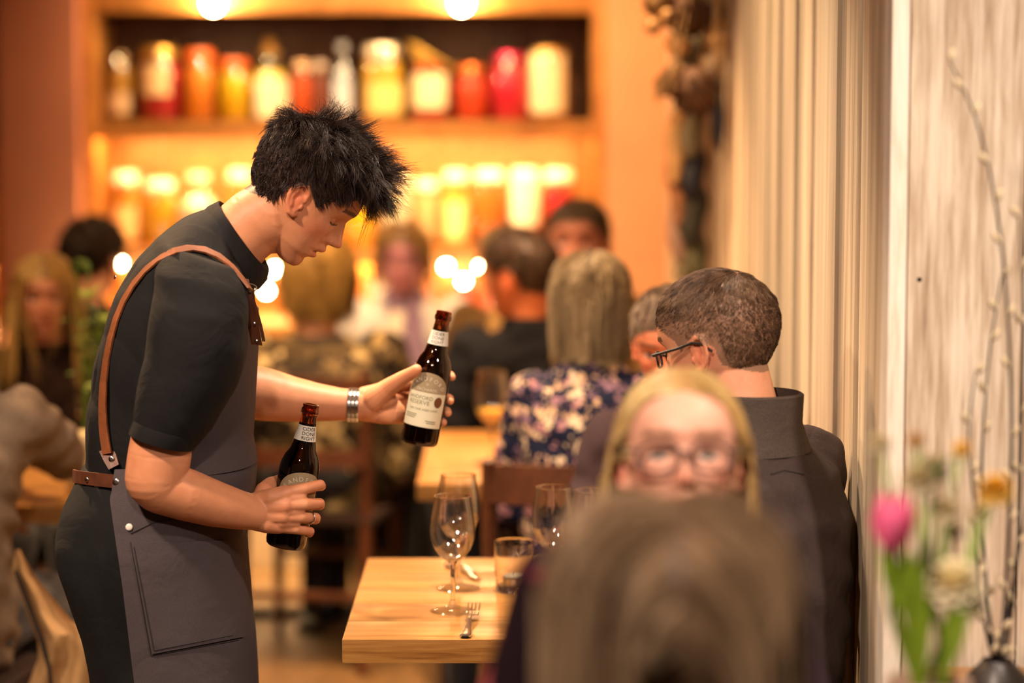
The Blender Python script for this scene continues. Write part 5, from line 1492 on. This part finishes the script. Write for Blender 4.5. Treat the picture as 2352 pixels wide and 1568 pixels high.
# ---- pale-bloused person with lilac scarf
m9, MH9, I9 = seated('brown-haired person in pale blouse and lilac scarf facing us', px(925, 605, 7.95), -92, 4, -90, (-.36, 8.0), fabric('pale_blouse', '#d2d0c8'), skin='#c48890', scalp='#6e5232', s=1.06, wide=1.12, tops='blouse')
link('hair', long_hair(MH9, I9, 1800, 120, 61, offs=(.05, .2), rad=2.2, part=1, face=85), hair_mat('light_brown_hair', '#6b4f2e', '#a98652', .5), m9)
N_, l_, f_ = I9['N'], I9['l'], I9['f']
sc = MB().loft([(N_ - Vector((0, 0, .05)), l_ * .10, f_ * .10), (N_ - Vector((0, 0, .0)), l_ * .085, f_ * .085), (N_ + Vector((0, 0, .04)), l_ * .072, f_ * .075), (N_ + Vector((0, 0, .042)), l_ * .06, f_ * .06)], n=28, cap=False).build('scarf', fabric('lilac_scarf', '#8f7890'), m9)
MB().band([N_ + f_ * .10 - Vector((0, 0, .02)) + l_ * .03, N_ + f_ * .135 - Vector((0, 0, .16)) + l_ * .045, N_ + f_ * .14 - Vector((0, 0, .34)) + l_ * .04], [l_ * .032] * 3, .012, [f_] * 3).build('scarf_end', fabric('lilac_scarf', '#8f7890'), m9)
MB().band([N_ + f_ * .105 - Vector((0, 0, .02)) - l_ * .015, N_ + f_ * .14 - Vector((0, 0, .14)) - l_ * .03, N_ + f_ * .14 - Vector((0, 0, .30)) - l_ * .05], [l_ * .022] * 3, .012, [f_] * 3).build('scarf_end', fabric('cream_scarf', '#e8dcc4'), m9)

# ---- long-haired blonde woman at the left
m10, MH10, I10 = seated('woman with very long golden hair facing us at the left', px(104, 690, 6.35), -82, 2, -84, (-1.23, 6.42), fabric('dark_rust_top', '#2c1a10'), skin='#c98a66', scalp='#7a5f34', s=.97, wide=.86, jaw=.9, tops='blouse', brow='#4a3420')
link('hair', long_hair(MH10, I10, 3000, 420, 71, offs=(.03, .22), rad=1.9, wave=.12, face=80), hair_mat('golden_hair', '#7d5c28', '#dcb56a', .45), m10)
# ---- dark head behind her
m11, MH11, I11 = seated('dark-haired guest behind the golden-haired woman', px(218, 600, 7.45), 60, 0, 80, (-1.29, 7.42), fabric('black_top', '#171312'), skin='#c48a66', scalp='#1d1511', s=1.1, hair=dict(n=2200, length=46, whorl=(-85, 0, 160), lift=.5, grav=.25, S=6, clump=.5, ncl=160, jit=.2, rad=1.6, offs=(0, .12), seed=12), hmat=hair_mat('black_hair', '#120c0a', '#3f3226', .5))
# ---- beige sweater at the left edge
wl_ = (px(150, 1050, 5.12), px(30, 1020, 5.34), Vector((0, 0, -1)))
seated('person in beige knitted sweater cut by the left edge', px(-100, 735, 4.98), 100, 5, 78, (-1.21, 4.92), fabric('beige_knit', '#8f7c68', .25, 260, .95, .3), skin='#d9a284', scalp='#5a4028', arms=[None, wl_], wide=1.08, hair=dict(n=1800, length=40, whorl=(-85, 0, 160), lift=.4, grav=.2, S=5, clump=.4, ncl=150, jit=.16, rad=1.4, offs=(0, .07), seed=13), hmat=hair_mat('brown_hair', '#3a2818', '#6a4c30', .5), tops='sweater', fold_amp=.006)

# ---- a chair under each of them
for (x_, y_, a, lab, mt) in [
    (.325, 3.67, 135, 'wooden chair under the man in spectacles', None),
    (.295, 4.83, -98, 'wooden chair under the flushed grey-haired man', None),
    (.20, 2.97, -90, 'wooden chair under the blonde woman in spectacles', None),
    (.145, 2.0, 90, 'wooden chair under the foreground woman in rose print', None),
    (.150, 5.36, 86, 'brown wooden chair of the woman in the floral dress', None),
    (.19, 7.12, -92, 'dark wooden chair under the bearded man', M_CHAIRD),
    (.02, 6.72, -98, 'dark wooden chair under the man in the navy jacket', M_CHAIRD),
    (-.02, 7.84, 255, 'dark wooden chair under the person in the olive jacket', M_CHAIRD),
    (-.56, 7.04, 80, 'brown wooden chair of the woman in the print blouse', None),
    (-.36, 8.0, -90, 'dark wooden chair under the person with the lilac scarf', M_CHAIRD),
    (-1.23, 6.42, -84, 'dark wooden chair under the golden-haired woman', M_CHAIRD),
    (-1.29, 7.42, 80, 'dark wooden chair under the dark-haired guest', M_CHAIRD),
    (-1.21, 4.90, 80, 'brown wooden chair at the left edge, hung with a beige coat', None)]:
    chair((x_, y_, 0), R(a), lab, mt, bh=.72 if 'under the man in spectacles' in lab else .86)
# ================================================================== coat over the left chair
M_COAT = fabric('beige_coat', '#b08a5c', .15, 500, .9, .3)
ct = thing('coat', 'beige coat hanging over the chair back at the left edge', 'coat', px(110, 1500, 4.62))
LEFT = [(34, 1262), (28, 1310), (45, 1360), (66, 1420), (86, 1470), (88, 1510), (62, 1580), (40, 1680), (20, 1800)]
RIGHT = [(46, 1262), (78, 1320), (118, 1370), (160, 1420), (204, 1446), (206, 1500), (204, 1580), (206, 1680), (205, 1800)]
v = []; f = []; n = 22; rows_ = len(LEFT) * 3 - 2
for side in (0, 1):
    for j in range(rows_):
        u = j / 3
        lx = np.interp(u, range(len(LEFT)), [p[0] for p in LEFT]); ly = np.interp(u, range(len(LEFT)), [p[1] for p in LEFT])
        rx = np.interp(u, range(len(LEFT)), [p[0] for p in RIGHT]); ry = np.interp(u, range(len(LEFT)), [p[1] for p in RIGHT])
        for i in range(n + 1):
            s = i / n
            fold = .022 * math.sin(s * 9 + j * .18) + .014 * mnoise.noise((s * 4, j * .2, 1)) - .035 * math.sin(math.pi * s)
            v.append(px(lx + (rx - lx) * s, ly + (ry - ly) * s, 4.60 + fold + side * (.03 + .03 * math.sin(math.pi * s))))
m = n + 1; K = m * rows_
for j in range(rows_ - 1):
    for i in range(n):
        f.append((j * m + i, j * m + i + 1, (j + 1) * m + i + 1, (j + 1) * m + i)); f.append((K + j * m + i, K + (j + 1) * m + i, K + (j + 1) * m + i + 1, K + j * m + i + 1))
    for i in (0, n): f.append((j * m + i, (j + 1) * m + i, K + (j + 1) * m + i, K + j * m + i))
for j in (0, rows_ - 1):
    for i in range(n): f.append((j * m + i, j * m + i + 1, K + j * m + i + 1, K + j * m + i))
MB().add(v, f).build('cloth', M_COAT, ct)
MB().tube([px(36, 1310, 4.575), px(66, 1390, 4.562), px(92, 1460, 4.553), px(112, 1530, 4.55), px(124, 1620, 4.55)], .004, n=8).build('trim_cord', plain('dark_trim', '#241a12', .8), ct)

# ================================================================== left table: plant in a glass, candle, tumbler
M_LEAF = plain('leaf_green', '#4a5c1c', .5, var=.3, vs=20)
M_LEAFL = plain('leaf_light', '#8a9a3a', .5, var=.2, vs=20)
M_STEM = plain('stem_green', '#6f8a1e', .5, var=.2, vs=20)
def leaf(mb, p, d, L_, w, bend=.3, up=Vector((0, 0, 1))):
    d = Vector(d).normalized(); s = d.cross(up)
    s = s.normalized() if s.length > .01 else Vector((1, 0, 0))
    v = []; f = []
    nn = s.cross(d).normalized()
    for j in range(7):
        t = j / 6; c = Vector(p) + d * L_ * t - Vector((0, 0, 1)) * bend * L_ * t * t
        ww = w * math.sin(math.pi * min(.98, t * .9 + .06)) ** .8
        v += [c - s * ww + nn * ww * .25, c, c + s * ww + nn * ww * .25]
    for j in range(6):
        a = j * 3
        f += [(a, a + 1, a + 4, a + 3), (a + 1, a + 2, a + 5, a + 4)]
    mb.add(v, f)
pv = Vector((px(196, 1000, 5.5).x, 5.5, TOP + .001))
vs_ = thing('vase', 'clear glass vase of greenery left of the waiter\'s back', 'vase', pv)
MB().lathe([(.03, 0), (.036, .01), (.036, .06), (.022, .13), (.018, .17), (.022, .20)], Matrix.Translation(pv), cap=False).build('glass_body', thin_glass('vase_glass', (.92, .97, .92)), vs_)
pl_ = thing('green_plant', 'leafy green sprig standing in the glass vase left of the waiter\'s back', 'plant', pv + Vector((0, 0, .12)))
rr_ = random.Random(4)
for k in range(9):
    a = rr_.uniform(0, 6.28); tp = pv + Vector((.05 * math.cos(a), .05 * math.sin(a), rr_.uniform(.34, .52)))
    MB().tube([pv + Vector((0, 0, .03)), pv + Vector((.01 * math.cos(a), .01 * math.sin(a), .2)), tp], .002, n=5).build('stem', M_STEM, pl_)
    for j in range(5):
        p = pv.lerp(tp, .5 + .12 * j); lb = MB()
        leaf(lb, p, (rr_.uniform(-1, 1), rr_.uniform(-1, 1), .5), rr_.uniform(.04, .07), .014); lb.build('leaf', M_LEAF if rr_.random() < .7 else M_LEAFL, pl_)
cp = Vector((px(186, 1060, 5.36).x, 5.36, TOP + .001))
cn_ = thing('pillar_candle', 'thick cream pillar candle beside the glass vase', 'candle', cp)
MB().lathe([(.034, 0), (.035, .004), (.035, .135), (.031, .14), (.02, .132), (.001, .131)], Matrix.Translation(cp)).build('wax', plain('cream_wax', '#dcc38c', .5), cn_)
MB().tube([cp + Vector((0, 0, .13)), cp + Vector((.002, 0, .146))], .001, n=5).build('wick', M_BLACK, cn_)

# ================================================================== flowers at the right
M_PINK = plain('tulip_pink', '#e2608c', .5, var=.18, vs=30)
M_WHITEP = plain('white_petal', '#efe6c4', .6, var=.06, vs=30)
M_YEL = plain('yellow_petal', '#f2c552', .7, var=.2, vs=60)
M_TANP = plain('dry_petal', '#c08f3a', .8, var=.25, vs=60)
YF = 2.50
vb = Vector((px(2130, 1568, YF).x, YF, TOP + .001))
fv = thing('vase', 'pale stoneware vase of spring flowers at the lower right', 'vase', vb)
zr = px(2130, 1566, YF).z - TOP
MB().lathe([(.045, 0), (.062, .02), (.07, zr * .45), (.055, zr * .8), (.042, zr * .95), (.045, zr), (.040, zr), (.037, zr * .94), (.05, zr * .78), (.0005, .02)], Matrix.Translation(vb), n=36, cap=False).build('stoneware_body', plain('pale_stoneware', '#c9a892', .6, var=.06), fv)
mouth = vb + Vector((0, 0, zr))
def stem_to(t, head, bend=(0, 0, 0), r=.0035, mat=None, k=0):
    base = vb + Vector((.012 * math.cos(k), .012 * math.sin(k), zr * .2))
    md = mouth + Vector((.018 * math.cos(k * 2.1), .018 * math.sin(k * 2.1), .0))
    mid = (md + Vector(head)) / 2 + Vector(bend)
    MB().tube([base, md, mid, Vector(head)], r, n=8).build('stem', mat or M_STEM, t)
# tulip
th = px(2050, 1195, YF - .03)
tl = thing('tulip', 'pink tulip on a thick green stem at the right', 'flower', th)
stem_to(tl, th - Vector((0, 0, .028)), (-.012, 0, 0), .0062, None, 1)
for k in range(6):
    a = k * math.pi / 3; o = .004 * (k % 2); v = []; f = []
    for j in range(8):
        t = j / 7; rr = (.0235 - o) * math.sin(math.pi * (.12 + .68 * t)) ** .8; w = .62 * math.sin(math.pi * (.1 + .86 * t)) ** .6
        for i in range(7):
            b = a + w * (i - 3) / 3
            v.append(th + Vector((rr * math.cos(b), rr * math.sin(b), -.031 + .062 * t - .006 * abs((i - 3) / 3) ** 2 * t)))
    for j in range(7):
        for i in range(6): f.append((j * 7 + i, j * 7 + i + 1, (j + 1) * 7 + i + 1, (j + 1) * 7 + i))
    MB().add(v, f).build('petal', M_PINK, tl)
for (p0, d, L_) in ((px(2115, 1560, YF - .02), (-.1, -.1, 1), .16), (px(2155, 1560, YF), (.25, 0, 1), .11), (px(2090, 1420, YF - .02), (-.35, 0, 1), .09)):
    lb = MB(); leaf(lb, p0, d, L_, .014, .12, Vector((0, -1, .1))); lb.build('leaf', M_STEM, tl)
def pom(head, r, mat, label, name, k, sub=60, petal=.012):
    t = thing(name, label, 'flower', head)
    stem_to(t, head, (rr_.uniform(-.01, .01), 0, 0), .0028, None, k)
    MB().ell(head, r * .55, nu=14, nv=8).build('heart', M_YEL if mat is M_WHITEP else mat, t)
    mb = MB(); g_ = random.Random(k)
    for i in range(sub):
        z_ = 1 - 1.7 * (i + .5) / sub; a = i * 2.4; q_ = math.sqrt(max(0, 1 - z_ * z_))
        d = Vector((q_ * math.cos(a), q_ * math.sin(a), z_))
        leaf(mb, Vector(head) + d * r * .3, d, r * .75, petal * r / .03, .05)
    o = mb.build('petals', mat, t); o['kind'] = 'stuff'
    return t
pom(px(2190, 1345, YF + .02), .030, M_WHITEP, 'large white double flower right of the tulip stem', 'white_flower', 2)
pom(px(2222, 1380, YF + .03), .022, M_WHITEP, 'smaller white flower touching the large white one', 'white_flower', 9)
pom(px(2286, 1128, YF + .10), .020, M_YEL, 'large yellow flower beside the willow twigs', 'yellow_flower', 3)
pom(px(2208, 1032, YF + .12), .011, M_YEL, 'small yellow flower below the tan one', 'yellow_flower', 4, 40)
pom(px(2104, 1012, YF + .06), .010, M_TANP, 'small tan dried flower above the tulip', 'dried_flower', 5, 40)
for k, (a, b, r_) in enumerate([(2110, 1105, .020), (2175, 1172, .016), (2020, 1020, .013), (2245, 1180, .012), (2140, 1060, .011), (2190, 1220, .011)]):
    pom(px(a, b, YF + .05 + .015 * k), r_, plain('cream_petal', '#cfc19a', .7, var=.1), ['pale cream blossom just above the tulip', 'pale cream blossom right of the tulip', 'faint cream blossom at the post, left of the tan flower', 'pale blossom beside the large yellow flower', 'tiny cream blossom left of the green leaves', 'tiny cream blossom below the pale one right of the tulip'][k], 'cream_flower', 20 + k, 40)
fs = thing('fern_sprig', 'green leafy sprig among the cream blossoms', 'plant', px(2150, 1080, YF + .06))
stem_to(fs, px(2150, 1070, YF + .06), (0, 0, 0), .002, None, 31)
for k in range(9):
    lb = MB(); leaf(lb, px(2150 + rr_.uniform(-30, 40), 1075 + rr_.uniform(-20, 40), YF + .06), (rr_.uniform(-1, 1), rr_.uniform(-.4, .4), .6), .03, .007); lb.build('leaf', M_LEAF, fs)
# willow twigs in a tall vase on the console
YT = 3.17
tb = Vector((px(2290, 1568, YT).x, YT, .811))
tv = thing('vase', 'dark slim vase of willow twigs on the console', 'vase', tb)
MB().lathe([(.035, 0), (.045, .015), (.04, .05), (.022, .068), (.02, .072), (.017, .068), (.001, .01)], Matrix.Translation(tb), n=28, cap=False).build('ceramic_body', plain('dark_ceramic', '#2b241f', .4), tv)
M_TWIG = plain('twig_bark', '#1e130c', .8, var=.3, vs=40)
M_CATKIN = plain('catkin_fur', '#b8a684', .95, sheen=.5, var=.08, vs=90)
TW = [
 ('long willow twig arching left with catkins at its tip', [(2300, 1480), (2318, 1200), (2322, 900), (2300, 560), (2250, 300), (2182, 142)], 13),
 ('upright willow twig nearest the dark board gap', [(2310, 1490), (2338, 1250), (2345, 1000), (2350, 700), (2340, 500)], 8),
 ('short willow twig crowded with catkins', [(2280, 1480), (2262, 1300), (2255, 1080), (2272, 820), (2300, 640)], 11),
 ('thin forked willow twig leaning left', [(2275, 1490), (2250, 1350), (2240, 1180), (2225, 1000), (2240, 860)], 7),
 ('low willow twig leaning out of the picture', [(2300, 1490), (2320, 1380), (2345, 1240), (2370, 1100)], 6)]
for k, (lab, path, nc_) in enumerate(TW):
    ps = [tb + Vector((.003 * k, 0, .012)), tb + Vector((.004 * k - .008, .004 * (k % 2), .07))] + [px(a, b, YT + .03 * (k % 3) - .02 + .02 * math.sin(i)) for i, (a, b) in enumerate(path)]
    t = thing('willow_twig', lab, 'twig', ps[0], group='willow twigs on the console')
    # smooth path
    sp = []
    for i in range(len(ps) - 1):
        p0, p1, p2, p3 = ps[max(i - 1, 0)], ps[i], ps[i + 1], ps[min(i + 2, len(ps) - 1)]
        for j in range(6):
            u = j / 6
            sp.append(.5 * ((2 * p1) + (p2 - p0) * u + (2 * p0 - 5 * p1 + 4 * p2 - p3) * u * u + (-p0 + 3 * p1 - 3 * p2 + p3) * u ** 3))
    sp.append(ps[-1])
    MB().tube(sp, [.0038 * (1 - .7 * i / len(sp)) for i in range(len(sp))], n=7).build('stem', M_TWIG, t)
    for c in range(nc_):
        i = int((.32 + .68 * c / max(1, nc_ - 1)) * (len(sp) - 1)); p = sp[i]; d = (sp[min(i + 1, len(sp) - 1)] - sp[max(i - 1, 0)]).normalized()
        side = Vector(((-1) ** c * .8, rr_.uniform(-.5, .5), .3)); dd = (d + side).normalized()
        q = dd.to_track_quat('Z', 'Y').to_matrix()
        MB().ell(p + dd * .010, (.0052, .0052, .009), q, nu=10, nv=8).build('catkin', M_CATKIN, t)

# ================================================================== dried bunches hanging on the plank wall
M_ARTI = plain('artichoke_brown', '#5a3a20', .8, var=.3, vs=40)
M_ARTL = plain('artichoke_tan', '#8a6a3c', .8, var=.3, vs=40)
M_DRY = plain('dry_grey_green', '#6a6048', .85, var=.25, vs=30)
M_STRAW = plain('straw', '#b8905c', .85, var=.2, vs=30)
M_INDIGO = plain('indigo_leaf', '#0e101f', .7, var=.3, vs=20)
M_HUSK = plain('husk_white', '#c8ae8c', .8, var=.15, vs=20)
def seed_head(t, c, r, mat, name='seed_head'):
    mb = MB(); mb.ell(c, (r * .9, r * .9, r), nu=16, nv=10)
    for i in range(54):
        z_ = 1 - 2 * (i + .5) / 54; a = i * 2.4; q_ = math.sqrt(1 - z_ * z_)
        d = Vector((q_ * math.cos(a), q_ * math.sin(a), z_))
        leaf(mb, Vector(c) + d * r * .82, (d + Vector((0, 0, -.9))).normalized(), r * .5, r * .22, -.1, d.orthogonal())
    return mb.build(name, mat, t)
def hang(t, pts, r, mat, name='stem'):
    MB().tube([Vector(p) for p in pts], r, n=6).build(name, mat, t)
YB = 6.05
b1 = thing('dried_bunch', 'hanging bunch of dried artichokes and indigo leaves high on the plank wall', 'dried flowers', px(1610, 0, YB))
nailp = Vector((.538, YB, px(1610, -330, YB).z))
hang(b1, [nailp + Vector((.004, 0, 0)), nailp - Vector((.06, 0, -.004))], .004, M_BLACK, 'hook')
for (x_, y_, Y, r_, mt) in [(1600, 205, 5.95, .056, M_ARTI), (1582, 30, 6.0, .050, M_ARTI), (1528, 195, 6.1, .024, M_ARTI), (1515, 5, 6.1, .035, M_ARTL), (1590, 110, 6.1, .040, M_DRY), (1558, 100, 6.0, .026, M_STRAW), (1640, 60, 6.05, .026, M_STRAW), (1668, 100, 5.95, .022, M_STRAW), (1632, 150, 5.95, .022, M_HUSK), (1650, 20, 6.1, .03, M_DRY), (1535, 40, 6.0, .022, M_STRAW), (1675, 30, 6.0, .022, M_INDIGO), (1500, 60, 6.15, .018, M_STRAW)]:
    c = px(x_, y_, Y); c.x = min(c.x, .50)
    seed_head(b1, c, r_, mt); hang(b1, [c, (c + nailp) / 2 + Vector((0, .02, 0)), nailp - Vector((.03, 0, 0))], .003, M_STRAW)
for (x0, y0, x1, y1, w_, mt) in [(1668, 180, 1664, 350, .016, M_INDIGO), (1655, 170, 1650, 250, .012, M_DRY), (1640, 120, 1622, 170, .012, M_HUSK), (1535, 150, 1505, 235, .012, M_STRAW), (1560, 130, 1540, 220, .010, M_STRAW), (1672, 60, 1678, 160, .010, M_STRAW)]:
    a, b = px(x0, y0, 5.93), px(x1, y1, 5.93)
    a.x = min(a.x, .50); b.x = min(b.x, .505)
    lb = MB(); leaf(lb, a, b - a, (b - a).length, w_, 0, Vector((0, -1, .05))); lb.build('leaf', mt, b1)
    hang(b1, [a, nailp - Vector((.03, 0, 0))], .002, M_STRAW)
YC = 6.5
b2 = thing('dried_bunch', 'long hanging bunch of dried stems with an indigo cloth, nearer the orange wall', 'dried flowers', px(1585, 250, YC))
nl2 = Vector((.538, YC, px(1585, -150, YC).z))
hang(b2, [nl2 + Vector((.004, 0, 0)), nl2 - Vector((.05, 0, -.004))], .004, M_BLACK, 'hook')
top2 = nl2 - Vector((.03, 0, 0))
for (x0, y0, x1, y1, w_, mt) in [(1590, 240, 1584, 360, .022, M_DRY), (1596, 340, 1588, 450, .024, M_INDIGO), (1596, 430, 1584, 560, .028, plain('dark_moss', '#2b2a20', .9, var=.3)), (1590, 540, 1598, 640, .028, plain('moss', '#4a4830', .9, var=.3)), (1560, 230, 1545, 420, .016, M_STRAW), (1548, 330, 1556, 520, .014, plain('rust_stem', '#8a5c3a', .85, var=.2)), (1552, 440, 1560, 600, .018, plain('mauve_dry', '#8c7060', .9, var=.2)), (1575, 560, 1570, 640, .02, M_DRY)]:
    a, b = px(x0, y0, YC), px(x1, y1, YC)
    a.x = min(a.x, .50); b.x = min(b.x, .505)
    d = b - a
    sv = Vector((1, 0, 0)); secs = []
    for j in range(8):
        u = j / 7; ww = 1.45 * w_ * (.35 + .65 * math.sin(math.pi * (.15 + .75 * u)))
        secs.append((a + d * u + Vector((.006 * math.sin(u * 7 + x0), .01 * math.sin(u * 5), 0)), Vector((ww, 0, 0)), Vector((0, ww * .7, 0)), 1.6))
    MB().loft(secs, n=14).build('dried_stem' if mt is not M_INDIGO else 'indigo_cloth', mt, b2)
    hang(b2, [a, top2], .0025, M_STRAW)
